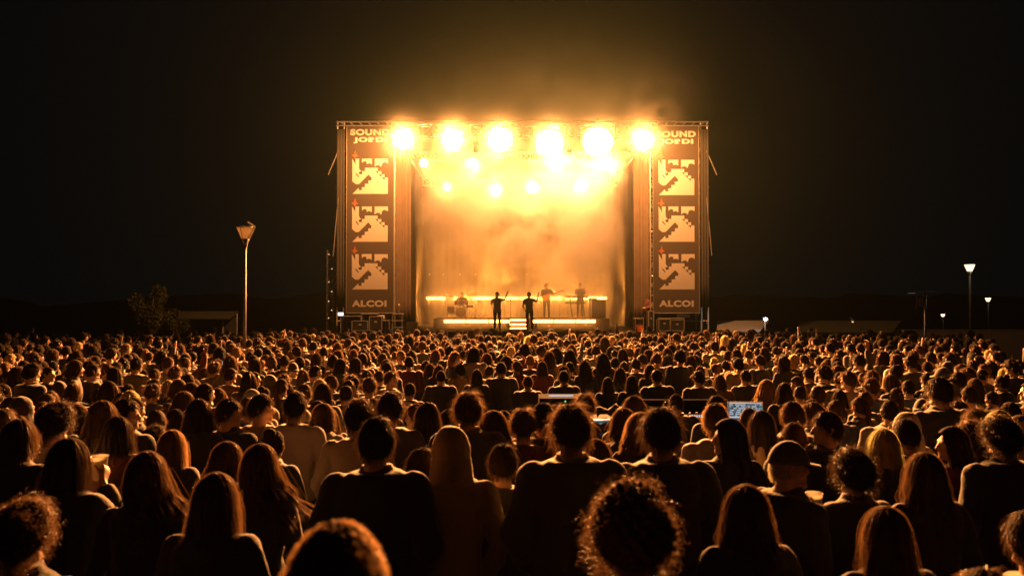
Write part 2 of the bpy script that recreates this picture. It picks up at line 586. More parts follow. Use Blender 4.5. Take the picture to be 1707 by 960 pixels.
def build_top(pose, kind, seed=1, voxel=.0125):
    male, prof, w, sh = pose_geom(pose)
    inf, ainf, end, hem, collar = TOP[kind]
    mb = MB()
    rings = []
    pr = [(hem, prof[0][1] + .004, prof[0][2] + .004, 0)] + prof
    for z, hx, hy, yc in pr:
        rings.append(super_ring((0, yc, z + (.012 if z > 1.4 else 0)), hx * w + inf, hy + inf))
    mb.rings(rings)
    rs = 1.0 if male else .86
    for side in 'LR':
        s, e, wr, hd, hn, curl, k = limb_points(pose, side, sh)
        mid = s + (e - s) * min(end, 1.0)
        mb.rcone(s, .062 * rs + ainf, s + (mid - s) * .5, .056 * rs + ainf, 14)
        mb.rcone(s + (mid - s) * .5, .056 * rs + ainf, mid, .048 * rs + ainf, 14)
        if end > 1:
            m2 = e + (wr - e) * (end - 1)
            mb.rcone(e, .046 * rs + ainf, e + (m2 - e) * .5, .043 * rs + ainf, 14)
            mb.tube(e + (m2 - e) * .45, m2, .043 * rs + ainf, .033 * rs + ainf * .8, 14)
    if collar == 'stand':
        mb.rings([super_ring((0, -.012 + .012 * i, 1.46 + .022 * i), .092 - .004 * i, .085 - .004 * i, 20, 2) for i in range(4)])
    elif collar == 'hood':
        mb.ellipsoid((0, -.105, 1.47), (.115, .062, .062), 16, 10)
        mb.rcone((-.10, -.06, 1.475), .040, (-.07, .05, 1.455), .032)
        mb.rcone((.10, -.06, 1.475), .040, (.07, .05, 1.455), .032)
    else:
        mb.rings([super_ring((0, -.012 + .01 * i, 1.46 + .018 * i), .078 - .004 * i, .074 - .004 * i, 20, 2) for i in range(3)])
    me = remesh(mb, voxel, 3, .4)
    wrinkle(me, (.009 if kind != 'tshirt' else .005), 22, seed)
    me.materials.append(M['cloth'])
    me.name = kind
    return me


# ------------------------------------------------------------------ people: hair (head coordinates, facing +Y)
STYLES = dict(
    crop=dict(kind='short', g=.006, L=.018, lift=1.0, curl=0),
    short=dict(kind='short', g=.016, L=.055, lift=.35, curl=.1),
    tousled=dict(kind='short', g=.022, L=.075, lift=.55, curl=.25),
    curly=dict(kind='short', g=.032, L=.07, lift=.75, curl=1.0, bump=.010),
    curly_big=dict(kind='short', g=.052, L=.075, lift=.8, curl=1.0, bump=.014),
    bob=dict(kind='long', g=.022, L=.13, wx=.112, wy=.112, wave=.004),
    long_straight=dict(kind='long', g=.018, L=.40, wx=.125, wy=.10, wave=.004),
    long_wavy=dict(kind='long', g=.024, L=.38, wx=.155, wy=.115, wave=.014),
    wind_wavy=dict(kind='long', g=.022, L=.36, wx=.14, wy=.11, wave=.015, wind=.14),
    long_curly=dict(kind='long', g=.034, L=.27, wx=.165, wy=.13, wave=.018, curl=.6),
    ponytail=dict(kind='short', g=.012, L=.06, lift=.12, curl=.0, tail=True),
    bun=dict(kind='short', g=.012, L=.05, lift=.12, curl=.0, bun=True),
)


def phimax(th):
    a = np.abs(np.degrees(th))
    return np.radians(np.interp(a, [0, 60, 95, 125, 150, 180], [122, 116, 100, 66, 52, 48]))


def dome(th, ph, g):
    r = HEAD_R + g
    return np.stack([np.sin(ph) * np.sin(th) * r[0], -np.sin(ph) * np.cos(th) * r[1], np.cos(ph) * r[2]], -1)


def long_surf(th, s, st, off=0.0):
    """th angle from the back, s 0 crown .. 1 tip."""
    g = st['g'] + off
    a = np.abs(np.degrees(th))
    lim = np.radians(np.interp(a, [0, 100, 128, 150, 180], [92, 92, 92, 54, 50]))
    ph = np.clip(s / .42, 0, 1) * lim
    p = dome(th, ph, g)
    t = np.clip((s - .42) / .58, 0, 1)
    drop = (a < 129)
    h0 = HEAD_R + g
    wx = h0[0] + (st['wx'] - h0[0]) * t ** .8
    wy = h0[1] + (st['wy'] - h0[1]) * t
    lock = np.sin(th * 9 + 2.0) * .5 + np.sin(th * 17 + .7) * .35
    wave = st['wave'] * np.sin(t * 15 + lock * 3.0) * np.clip(t * 3, 0, 1) + .013 * lock * t
    tt = np.where(drop, t, 0)
    q = np.stack([np.sin(th) * (wx + wave + off), -np.cos(th) * (wy + wave + off) - .035 * t,
                  p[..., 2] - st['L'] * tt * (1 - .12 * np.abs(np.sin(th * 5)))], -1)
    if st.get('wind'):
        q[..., 0] += st['wind'] * t ** 1.5 * (1 + .5 * np.sin(th * 4))
        q[..., 2] += .35 * st['wind'] * t ** 2
    k = (t > 0) & drop
    return np.where(k[..., None], q, p)


def ribbons(P, w, rng):
    """P (S,N,3) polylines -> verts, faces"""
    S, N, _ = P.shape
    T = np.gradient(P, axis=1)
    T /= np.linalg.norm(T, axis=2, keepdims=True) + 1e-9
    rv = rng.normal(size=(S, 1, 3))
    sd = np.cross(T, rv); sd /= np.linalg.norm(sd, axis=2, keepdims=True) + 1e-9
    taper = np.linspace(1, .35, N)[None, :, None] * w
    V = np.stack([P - sd * taper / 2, P + sd * taper / 2], 2).reshape(-1, 3)
    base = (np.arange(S)[:, None] * N + np.arange(N - 1)[None]) * 2
    b = base.reshape(-1)
    F = np.stack([b, b + 1, b + 3, b + 2], 1)
    return V, F


def build_hair(style, n, width, npts, seed=0, shell=(40, 22), name='hair'):
    st = STYLES[style]
    rng = np.random.default_rng(seed + 77)
    mb = MB()
    nt, ns = shell
    th = np.linspace(-np.pi, np.pi, nt, endpoint=False)
    ss = np.linspace(0.02, 1, ns)
    TH, S_ = np.meshgrid(th, ss)
    if st['kind'] == 'long':
        pts = long_surf(TH, S_, st)
        tip = 1 - .30 * np.clip((S_ - .72) / .28, 0, 1)
        pts = pts * np.stack([tip, tip, np.ones_like(tip)], -1)
        inner = pts[-1] * np.array([.6, .6, 1])
    else:
        PH = S_ * phimax(TH)
        pts = dome(TH, PH, st['g'])
        nrm = pts / np.linalg.norm(pts, axis=2, keepdims=True)
        bmp = st.get('bump', .003)
        ed = np.clip((1 - S_) * 5, 0, 1)
        pts = pts + nrm * (bmp * (np.sin(TH * 7 + PH * 9 + seed) * np.sin(PH * 13 + TH * 3) + .6 * np.sin(TH * 15 - PH * 17)))[..., None] * ed[..., None]
        pts = pts - nrm * (st['g'] * .75 * (1 - np.clip((1 - S_) * 4, 0, 1)))[..., None]
        inner = dome(th, phimax(th), -.02)
    mb.rings(np.concatenate([pts, inner[None]], 0), 0, True)
    if st.get('tail'):
        c = [(0, -.105, .045, .022), (0, -.135, .04, .032), (0, -.150, -.03, .036), (.004, -.145, -.12, .032), (.006, -.14, -.2, .02), (.006, -.138, -.25, .006)]
        for a, b in zip(c[:-1], c[1:]): mb.rcone(a[:3], a[3], b[:3], b[3], 10)
    if st.get('bun'):
        mb.ellipsoid((0, -.075, .115), (.048, .048, .042), 14, 10)
    if n:
        u = np.linspace(0, 1, npts)[None, :]
        if st['kind'] == 'long':
            t0 = rng.uniform(-128, 128, n) / 57.3
            s0 = rng.uniform(0.0, .45, n); s1 = rng.uniform(.72, 1.06, n)
            thv = t0[:, None] + rng.normal(0, .05, (n, 1)) * u + .03 * np.sin(u * 9 + rng.uniform(0, 6.3, (n, 1)))
            sv = s0[:, None] + (s1 - s0)[:, None] * u
            off = rng.uniform(-.005, .001, (n, 1)) + np.where(rng.uniform(0, 1, (n, 1)) < .09, rng.uniform(.006, .032, (n, 1)), 0) * np.sin(u * rng.uniform(1.2, 2.8, (n, 1)))
            P = long_surf(thv, sv, st) * 1.0
            ctr = np.zeros_like(P); ctr[..., 2] = np.minimum(P[..., 2], 0)
            nr = P - ctr; nr /= np.linalg.norm(nr, axis=2, keepdims=True) + 1e-9
            P = P + nr * off[..., None]
            # locks that part from the mass, each strand following its lock
            lk = np.floor((t0 + 3.2) * 6.5).astype(int) % 48
            lo = rng.normal(0, 1, (48, 3)) * np.array([.030, .024, .02]) + np.array([0, -.004, 0])
            P = P + lo[lk][:, None, :] * (np.clip(sv - .35, 0, 1) ** 1.6)[..., None] * 2.0
            c = st.get('curl', 0.12)
            P = P + c * .016 * np.stack([np.sin(u * 20 + rng.uniform(0, 6.3, (n, 1))), np.cos(u * 20 + rng.uniform(0, 6.3, (n, 1))), 0 * u + np.zeros((n, 1))], -1) * u[..., None]
        else:
            t0 = rng.uniform(-np.pi, np.pi, n)
            cph = rng.uniform(-1, 1, n)
            p0 = np.arccos(np.clip(1 - (1 - np.cos(phimax(t0))) * rng.uniform(0, 1, n), -1, 1))
            root = dome(t0, p0, st['g'] * .55)
            nr = dome(t0, p0, 0); nr /= np.linalg.norm(nr, axis=1, keepdims=True)
            fl = dome(t0 + rng.normal(0, .12, n), p0 + .35, 0) - dome(t0, p0, 0)
            fl /= np.linalg.norm(fl, axis=1, keepdims=True) + 1e-9
            L = st['L'] * rng.uniform(.5, 1.15, n)
            q_ = nr * 5.5
            cl = np.sin(q_[:, 0] * 2.1 + 1.3 * q_[:, 2]) + np.sin(q_[:, 1] * 1.7 - q_[:, 0] * .9 + 1) + np.sin(q_[:, 2] * 2.4 + q_[:, 1])
            L = L * (1 + .16 * cl * min(1, st['L'] / .06))
            tuft = np.stack([np.sin(q_[:, 1] * 3.1 + q_[:, 2] * 2), np.sin(q_[:, 2] * 2.7 + q_[:, 0] * 2.2), np.sin(q_[:, 0] * 3.3 - q_[:, 1])], 1) * .30
            lift = st['lift'] * rng.uniform(.4, 1.3, n)
            d0 = nr * lift[:, None] + fl * (1 - st['lift'] * .6) + rng.normal(0, .22, (n, 3)) * (.35 + st['curl']) + tuft * min(1, st['L'] / .06)
            d0 /= np.linalg.norm(d0, axis=1, keepdims=True)
            P = root[:, None] + d0[:, None] * (L[:, None] * u)[..., None]
            P = P - nr[:, None] * ((1 - lift * .7).clip(0, 1)[:, None] * L[:, None] * .38 * u ** 2)[..., None]
            P[..., 2] -= .012 * u ** 2
            if st['curl'] > .05:
                turns = rng.uniform(1.2, 2.6, (n, 1)) * 6.28
                ph = rng.uniform(0, 6.28, (n, 1))
                rad = .011 * st['curl'] * np.minimum(u * 3, 1)
                a = np.cross(d0, rng.normal(size=(n, 3))); a /= np.linalg.norm(a, axis=1, keepdims=True)
                b = np.cross(d0, a)
                P = P + (np.cos(turns * u + ph) * rad)[..., None] * a[:, None] + (np.sin(turns * u + ph) * rad)[..., None] * b[:, None]
        V, F = ribbons(P, width, rng)
        k = mb.n
        mb.v.append(V); mb.n += len(V)
        mb.f.extend(map(tuple, (F + k).tolist())); mb.m.extend([1] * len(F))
    return mb.mesh(name, [M['hair'], M['hair_strand']], True)


def build_hood():
    mb = MB()
    def fn(v):
        v = v.copy()
        f = np.clip(v[..., 1], 0, 1)
        v[..., 2] += .10 * np.clip(v[..., 2], 0, 1) * np.clip(-v[..., 1], 0, 1)
        return v
    mb.ellipsoid((0, -.022, .004), (.110, .124, .148), 22, 14, 0, None, fn)
    mb.rings([super_ring((0, -.04, -.03 - .045 * i), .112 + .006 * i, .112 + .005 * i, 22, 2.2) for i in range(4)])
    me = remesh(mb, .010, 4, .5)
    n = len(me.vertices); v = np.zeros(n * 3); me.vertices.foreach_get('co', v); v = v.reshape(-1, 3)
    k = (v[:, 1] > .045) & (v[:, 2] < .085) & (np.abs(v[:, 0]) < .085)      # the face opening
    v[k, 1] = .045 + (v[k, 1] - .045) * .1
    me.vertices.foreach_set('co', v.reshape(-1))
    wrinkle(me, .004, 40, 5)
    me.materials.append(M['cloth']); me.name = 'hood'
    return me


def build_cap(flat=False):
    mb = MB()
    t = np.linspace(-np.pi, np.pi, 32, endpoint=False)
    rs = []
    for q in np.linspace(.03, 1, 9):
        ph = q * R(82)
        r = HEAD_R + np.array([.018, .022, .020])
        rs.append(np.stack([np.sin(ph) * np.sin(t) * r[0], -np.sin(ph) * np.cos(t) * r[1], np.cos(ph) * r[2] * (.96 if flat else 1.02) + .012 + 0 * t], 1))
    rs.append(rs[-1] * np.array([.86, .86, 1]))
    mb.rings(rs)
    a = np.linspace(-1.15, 1.15, 13)
    up = np.stack([np.sin(a) * .092, np.cos(a) * .108 + .0, .030 + 0 * a], 1)
    fo = np.stack([np.sin(a) * .080, .10 + np.cos(a) * .085, .014 - .012 * np.abs(a)], 1)
    n = len(a)
    v = np.vstack([up, fo, up - [0, 0, .006], fo - [0, 0, .006]])
    f = []
    for i in range(n - 1):
        f += [(i, i + 1, n + i + 1, n + i), (2 * n + i + 1, 2 * n + i, 3 * n + i, 3 * n + i + 1), (n + i, n + i + 1, 3 * n + i + 1, 3 * n + i)]
    mb.add(v, f)
    return mb.mesh('cap', M['cloth'], True)


def build_beanie():
    mb = MB()
    t = np.linspace(-np.pi, np.pi, 32, endpoint=False)
    rs = []
    for q in np.linspace(.03, 1, 9):
        ph = q * R(92)
        r = HEAD_R + .016
        rs.append(np.stack([np.sin(ph) * np.sin(t) * r[0], -np.sin(ph) * np.cos(t) * r[1], np.cos(ph) * (r[2] + .012) + 0 * t], 1) * (1 + .01 * np.sin(t * 16))[:, None])
    c = rs[-1]
    rs += [c * 1.05 + [0, 0, .03], c * 1.06 + [0, 0, -.012], c * .98 + [0, 0, -.016], c * .8]
    mb.rings(rs)
    return mb.mesh('beanie', M['cloth'], True)


BODY, TOPS, HAIR, HAT = {}, {}, {}, {}


def body(p):
    if p not in BODY: BODY[p] = build_body(POSES[p])
    return BODY[p]


def top(p, kind):
    if (p, kind) not in TOPS: TOPS[p, kind] = build_top(POSES[p], kind, len(TOPS) + 3)
    return TOPS[p, kind]


def hair(style, hi):
    if (style, hi) not in HAIR:
        if hi == 2: HAIR[style, hi] = build_hair(style, 4200 if style == 'crop' else 2600, .0017, 11, 1, (64, 30))
        else: HAIR[style, hi] = build_hair(style, 420, .0045, 7, 2, (30, 16))
    return HAIR[style, hi]


def hat(kind):
    if kind not in HAT: HAT[kind] = {'hood': build_hood, 'cap': build_cap, 'beanie': build_beanie}[kind]()
    return HAT[kind]


HC = dict(dark=(.022, .014, .009), black=(.010, .009, .009), brown=(.055, .034, .019), light=(.15, .10, .055), blond=(.38, .27, .14), grey=(.26, .23, .2))
GC = dict(black=(.016, .016, .018), charcoal=(.045, .045, .05), grey=(.17, .17, .17), pale=(.5, .47, .42), white=(.75, .73, .7),
          navy=(.02, .028, .06), olive=(.075, .075, .035), brown=(.10, .06, .035), maroon=(.10, .02, .022), denim=(.09, .13, .2), tan=(.30, .22, .13), orange=(.55, .16, .04))
SK = [(.42, .25, .17), (.5, .32, .23), (.33, .19, .12), (.46, .29, .2)]
PEOPLE_GROUP = 'people in the concert crowd'


def person(pos, rz, scale, pose, style, hcol, kind, gcol, label, hi=1, hatk=None, hatcol=None, name='person', group=PEOPLE_GROUP, hscale=1.0, lean=1.2):
    o = link(name, body(pose))
    o.location = pos; o.rotation_euler = (math.sin(pos[0] * 91 + pos[1] * 37) * R(lean), math.sin(pos[0] * 53 - pos[1] * 71) * R(lean), rz); o.scale = (scale,) * 3
    sk = SK[int(abs(pos[0] * 77 + pos[1] * 31)) % 4]
    o.color = (*sk, 1)
    tag(o, label, 'person', group)
    t = link(kind, top(pose, kind), o)
    t.color = (*GC[gcol], 1)
    P = POSES[pose]
    hc = Vector(P.get('hc', (0, .022, 1.628)))
    yaw = R(P['yaw'])
    rot = (R(P.get('pitch', 0)), 0, yaw)
    if style:
        h = link('hair', hair(style, hi), o, hc)
        h.rotation_euler = rot; h.color = (*HC[hcol], 1)
        h.scale = (hscale,) * 3
    if hatk:
        k = link(hatk, hat(hatk), o, hc)
        k.rotation_euler = rot; k.color = (*GC[hatcol or gcol], 1)
    return o

# ------------------------------------------------------------------ ground
gx = np.concatenate([np.linspace(-300, -40, 10), np.linspace(-34, 60, 48), np.linspace(80, 300, 9)])
gy = np.concatenate([np.linspace(-30, -2, 8), np.linspace(0, 12, 25), np.linspace(14, 100, 40), np.linspace(130, 300, 8)])
GX, GY = np.meshgrid(gx, gy)
GZ = ground_z(GX, GY)
nx, ny = len(gx), len(gy)
mb = MB()
mb.add(np.stack([GX, GY, GZ], -1).reshape(-1, 3), [(j * nx + i, j * nx + i + 1, (j + 1) * nx + i + 1, (j + 1) * nx + i) for j in range(ny - 1) for i in range(nx - 1)])
tag(mb.obj('ground', M['ground'], smooth_shade=True), kind='structure')

# ------------------------------------------------------------------ the stage
SX = (871 - 853.5) / FPX * 35.5            # centre line of the stage
FLOOR = 1.54
DF = 35.5


def tx(px, d=DF): return (px - 853.5) / FPX * d
def tz(py, d=DF): return CAM_Z + (HOR - py) / FPX * d


TOPZ = tz(203)
stage = empty('concert_stage', (SX, 41.5, 0), 0, 'large dark open-air stage with open front roof truss, full of glowing orange smoke', 'stage')


def part(mb, name, mat, parent, sm=False):
    """mesh given in world coordinates, parented under an unrotated Empty"""
    p = Vector((0, 0, 0)); q = parent
    while q is not None:
        p += q.location; q = q.parent
    for i in range(len(mb.v)): mb.v[i] = mb.v[i] - np.array(p)
    return mb.obj(name, M[mat] if isinstance(mat, str) else mat, parent, None, sm)


def truss_mb(p0, p1, w=.45, r=.028, bays=None):
    """box truss between two points"""
    mb = MB()
    p0 = np.array(p0, float); p1 = np.array(p1, float)
    d = p1 - p0; L = np.linalg.norm(d); d /= L
    a, b = frame(d)
    cs = [(a * i + b * j) * w / 2 for i, j in ((-1, -1), (1, -1), (1, 1), (-1, 1))]
    for c in cs: mb.tube(p0 + c, p1 + c, r, seg=6)
    n = bays or max(2, int(round(L / (w * 1.1))))
    for k in range(n):
        q0 = p0 + d * L * k / n; q1 = p0 + d * L * (k + 1) / n
        for i in range(4):
            c0, c1 = cs[i], cs[(i + 1) % 4]
            if k % 2: c0, c1 = c1, c0
            mb.tube(q0 + c0, q1 + c1, r * .55, seg=4, cap=False)
            mb.tube(q0 + cs[i], q0 + cs[(i + 1) % 4], r * .5, seg=4, cap=False)
    return mb


XI = 5.15                                    # half width of the opening
mb = MB(); mb.box((SX, 41.5, FLOOR - .06), (11.2, 13.0, .12)); part(mb, 'deck', 'wood', stage)
mb = MB(); mb.box((SX, 35.06, FLOOR / 2 - .07), (11.2, .05, FLOOR - .14)); part(mb, 'skirt', 'drape', stage)
for x0, x1 in ((-8.3, -5.62), (5.62, 8.3)):
    mb = MB(); mb.box((SX + (x0 + x1) / 2, 38.6, FLOOR - .10), (x1 - x0, 7.2, .12)); part(mb, 'wing_deck', 'wood', stage)
for x in (-8.2, -7.0, -5.7, 5.7, 7.0, 8.2):
    for y in (35.3, 38.5, 42.0):
        mb = MB(); mb.tube((SX + x, y, 0), (SX + x, y, FLOOR - .17), .04, seg=6); part(mb, 'deck_leg', 'galv', stage)


def folded(xy0, xy1, z0, z1, folds, amp, seed):
    """a hanging cloth with vertical folds, 1 cm thick"""
    r = np.random.default_rng(seed)
    n = folds * 6 + 1
    p0 = np.array(xy0, float); p1 = np.array(xy1, float)
    d = p1 - p0; nr = np.array([-d[1], d[0]]) / np.linalg.norm(d)
    u = np.linspace(0, 1, n)
    ph = u * folds * 6.283 + .8 * np.sin(u * 17 + seed) + r.uniform(0, 6)
    rows = []
    zs = np.linspace(z1, z0, 8)
    for k, z in enumerate(zs):
        o = amp * (.5 + .5 * k / 7) * (np.sin(ph) + .35 * np.sin(ph * 2.3 + k * .2))
        xy = p0 + d * u[:, None] + nr * o[:, None]
        rows.append(np.stack([xy[:, 0], xy[:, 1], np.full(n, z)], 1))
    F = np.concatenate(rows); B = F + np.array([nr[0], nr[1], 0]) * .012
    mb = MB(); m = len(F)
    f = []
    for k in range(7):
        for i in range(n - 1):
            q = (k * n + i, k * n + i + 1, (k + 1) * n + i + 1, (k + 1) * n + i)
            f += [q, tuple(m + c for c in q[::-1])]
    for i in range(n - 1):
        f += [(i + 1, i, m + i, m + i + 1), (7 * n + i, 7 * n + i + 1, m + 7 * n + i + 1, m + 7 * n + i)]
    for k in range(7):
        f += [(k * n, (k + 1) * n, m + (k + 1) * n, m + k * n), ((k + 1) * n + n - 1, k * n + n - 1, m + k * n + n - 1, m + (k + 1) * n + n - 1)]
    mb.add(np.vstack([F, B]), f)
    return mb


mb = folded((SX - 6.0, 47.6), (SX + 6.0, 47.6), FLOOR, 10.2, 26, .03, 3)
tag(mb.obj('backdrop_curtain', M['drape'], smooth_shade=True), 'wide black curtain hanging across the back of the stage behind the smoke', 'curtain')
for s, lab in ((-1, 'black side curtain hanging in folds along the drummer\'s side of the stage'), (1, 'black side curtain hanging in folds along the keyboard player\'s side of the stage')):
    mb = folded((SX + s * 5.55, 36.3), (SX + s * 5.75, 47.3), FLOOR, 10.0, 20, .06, 5 + s)
    tag(mb.obj('side_curtain', M['drape'], smooth_shade=True), lab, 'curtain', 'stage side curtains')
    mb = folded((SX + s * 5.05, 36.15), (SX + s * 5.72, 36.05), FLOOR, 9.9, 4, .04, 9 + s)
    tag(mb.obj('leg_curtain', M['leg'], smooth_shade=True),
        'narrow black curtain strip framing the stage opening beside the %s banner' % ('drum-side' if s < 0 else 'keyboard-side'), 'curtain', 'curtains framing the stage opening')

# towers, roof trusses
for s in (-1, 1):
    for y in (36.0, 46.9):
        part(truss_mb((SX + s * 5.95, y, 0), (SX + s * 5.95, y, TOPZ - .1), .4), 'tower', 'galv', stage)
FRONT_Z = tz(222)
part(truss_mb((SX - 5.75, 35.02, FRONT_Z + .02), (SX + 5.75, 35.02, FRONT_Z + .02), .52, .032), 'front_truss', 'alu', stage)
part(truss_mb((SX - 5.6, 41.0, 10.35), (SX + 5.6, 41.0, 10.35), .42), 'middle_truss', 'alu', stage)
part(truss_mb((SX - 5.6, 45.8, 9.75), (SX + 5.6, 45.8, 9.75), .42), 'rear_truss', 'alu', stage)
for s in (-1, 1):
    part(truss_mb((SX + s * 5.95, 36.1, TOPZ - .42), (SX + s * 5.95, 46.9, TOPZ - .42), .4), 'side_truss', 'alu', stage)
mb = MB(); mb.tube((SX - 8.3, 35.4, TOPZ), (SX + 8.3, 35.4, TOPZ), .045, seg=8); part(mb, 'ridge_pipe', 'alu', stage)
for s in (-1, 1):                          # ladder truss above each banner
    mb = MB(); mb.tube((SX + s * 5.8, 35.4, TOPZ - .17), (SX + s * 8.3, 35.4, TOPZ - .17), .03, seg=8)
    for k in range(6): mb.tube((SX + s * (5.9 + .4 * k), 35.4, TOPZ - .17), (SX + s * (6.1 + .4 * k), 35.4, TOPZ - .02), .022, seg=5)
    part(mb, 'ladder_truss', 'alu', stage)

# scaffold wings that carry the banners
for s, nm in ((-1, 'drum kit'), (1, 'keyboards')):
    w = empty('scaffold_wing', (SX + s * 7.0, 36.5, 0), 0, 'tall scaffold wing of steel poles carrying the banner on the side of the %s' % nm, 'scaffold', 'scaffold wings of the stage')
    xs = [SX + s * 8.28, SX + s * 7.98, SX + s * 5.72]
    for x in xs:
        for y in (35.6, 38.0):
            if x == xs[1] and y > 36: continue
            mb = MB(); mb.tube((x, y, 0), (x, y, TOPZ + (.1 if x == xs[0] else 0)), .035, seg=8); part(mb, 'pole', 'galv', w)
            mb = MB(); mb.box((x, y, .03), (.16, .16, .05)); part(mb, 'base_plate', 'galv', w)
    for z in np.arange(2.0, 10.8, 2.0):
        mb = MB(); mb.tube((xs[0], 35.66, z), (xs[2], 35.66, z), .028, seg=6); part(mb, 'ledger', 'galv', w)
        mb = MB(); mb.tube((xs[0], 35.6, z - .1), (xs[0], 38.0, z - .1), .028, seg=6); part(mb, 'transom', 'galv', w)
    for k in range(4):
        z = 2.0 + 2 * k
        a, b = (35.6, 38.0) if k % 2 else (38.0, 35.6)
        mb = MB(); mb.tube((xs[0] + s * .05, a, z), (xs[0] + s * .05, b, z + 2), .022, seg=6); part(mb, 'brace', 'galv', w)
    # loose tie-down straps
    for k in range(2):
        mb = MB()
        za = (9.6, 7.5, 10.3)[k]
        mb.tube((xs[0] - s * .06, 35.52, za), (xs[0] + s * (.38, .14, .30)[k], 35.45, za - (1.1, 2.6, .8)[k]), .022, seg=5); part(mb, 'strap', 'lamp_paint', w)
    mb = folded((xs[0] + s * .02, 35.50), (xs[1] - s * .04, 35.52), 2.6, TOPZ - .3, 3, .03, 31 + s)
    part(mb, 'edge_netting', 'drape', w, True)

# ---- banners
EMB = [
    [(130, 215), (190, 325), (192, 215), (258, 215), (258, 398), (275, 430), (302, 446), (256, 470), (256, 500), (270, 511), (316, 511), (316, 450), (370, 450), (370, 388),
     (612, 388), (612, 450), (565, 451), (740, 622), (742, 571), (802, 571), (802, 880), (136, 880), (250, 768), (256, 811), (312, 811), (312, 757), (370, 751), (370, 690), (435, 690), (435, 628),
     (495, 626), (495, 575), (435, 515), (255, 697), (195, 697), (130, 640)],
    [(315, 215), (500, 215), (500, 325), (487, 318), (475, 308), (450, 300), (425, 308), (412, 320), (405, 305), (400, 278), (375, 260), (347, 266), (330, 285), (315, 285)],
    [(555, 215), (805, 215), (805, 305), (790, 298), (770, 285), (740, 280), (710, 290), (690, 315), (685, 345), (672, 372), (660, 350), (635, 335), (600, 335), (570, 352), (555, 366)],
    [(618, 452), (680, 452), (680, 510), (618, 510)],
    [(683, 513), (740, 513), (740, 568), (683, 568)],
]
HOLE = [(195, 475), (255, 545), (252, 572), (198, 512)]
BOLT = [(185, 55), (200, 125), (246, 165), (200, 180), (176, 216), (160, 180), (115, 150), (165, 132)]


def emblem_mb(x0, z0, size, y, polys, hole=None):
    """flat print 4 mm proud of the banner; unit box 130..802, 215..880 of the drawing"""
    k = size / 672.0
    mb = MB()
    for i, p in enumerate(polys):
        loops = [[Vector(((a - 130) * k, 0, (880 - b) * k)) for a, b in p]]
        if hole and i == 0: loops.append([Vector(((a - 130) * k, 0, (880 - b) * k)) for a, b in hole])
        tri = tessellate_polygon([[Vector((q.x, q.z, 0)) for q in l] for l in loops])
        flat = [q for l in loops for q in l]
        n = len(flat)
        v = [(x0 + q.x, y, z0 + q.z) for q in flat] + [(x0 + q.x, y + .003, z0 + q.z) for q in flat]
        f = []
        for t in tri:
            a, b, c = (Vector((flat[j].x, flat[j].z)) for j in t)
            cw = (b - a).cross(c - a) < 0
            t = tuple(t[::-1]) if cw else tuple(t)
            f += [t]
        o = 0
        for l in loops:
            m = len(l)
            for j in range(m): f.append((o + j, o + (j + 1) % m, n + o + (j + 1) % m, n + o + j))
            o += m
        mb.add(v, f)
    return mb


def text_obj(s, width, height, cx, z0, y, mat, parent):
    cu = bpy.data.curves.new('lettering', 'FONT')
    cu.body = s; cu.size = 1.0; cu.offset = 0.055; cu.extrude = 0.0; cu.align_x = 'LEFT'; cu.space_character = 1.12
    o = bpy.data.objects.new('tmp_text', cu); COL.objects.link(o)
    me = bpy.data.meshes.new_from_object(o.evaluated_get(bpy.context.evaluated_depsgraph_get()))
    bpy.data.objects.remove(o)
    n = len(me.vertices); v = np.zeros(n * 3); me.vertices.foreach_get('co', v); v = v.reshape(-1, 3)
    lo, hi = v.min(0), v.max(0)
    u = np.stack([(v[:, 0] - lo[0]) / (hi[0] - lo[0]) * width - width / 2 + cx, np.full(n, y), (v[:, 1] - lo[1]) / (hi[1] - lo[1]) * height + z0], 1)
    u -= np.array(parent.location)
    me.vertices.foreach_set('co', u.reshape(-1)); me.update()
    me.materials.append(M[mat]); me.name = 'lettering'
    return link('lettering', me, parent)


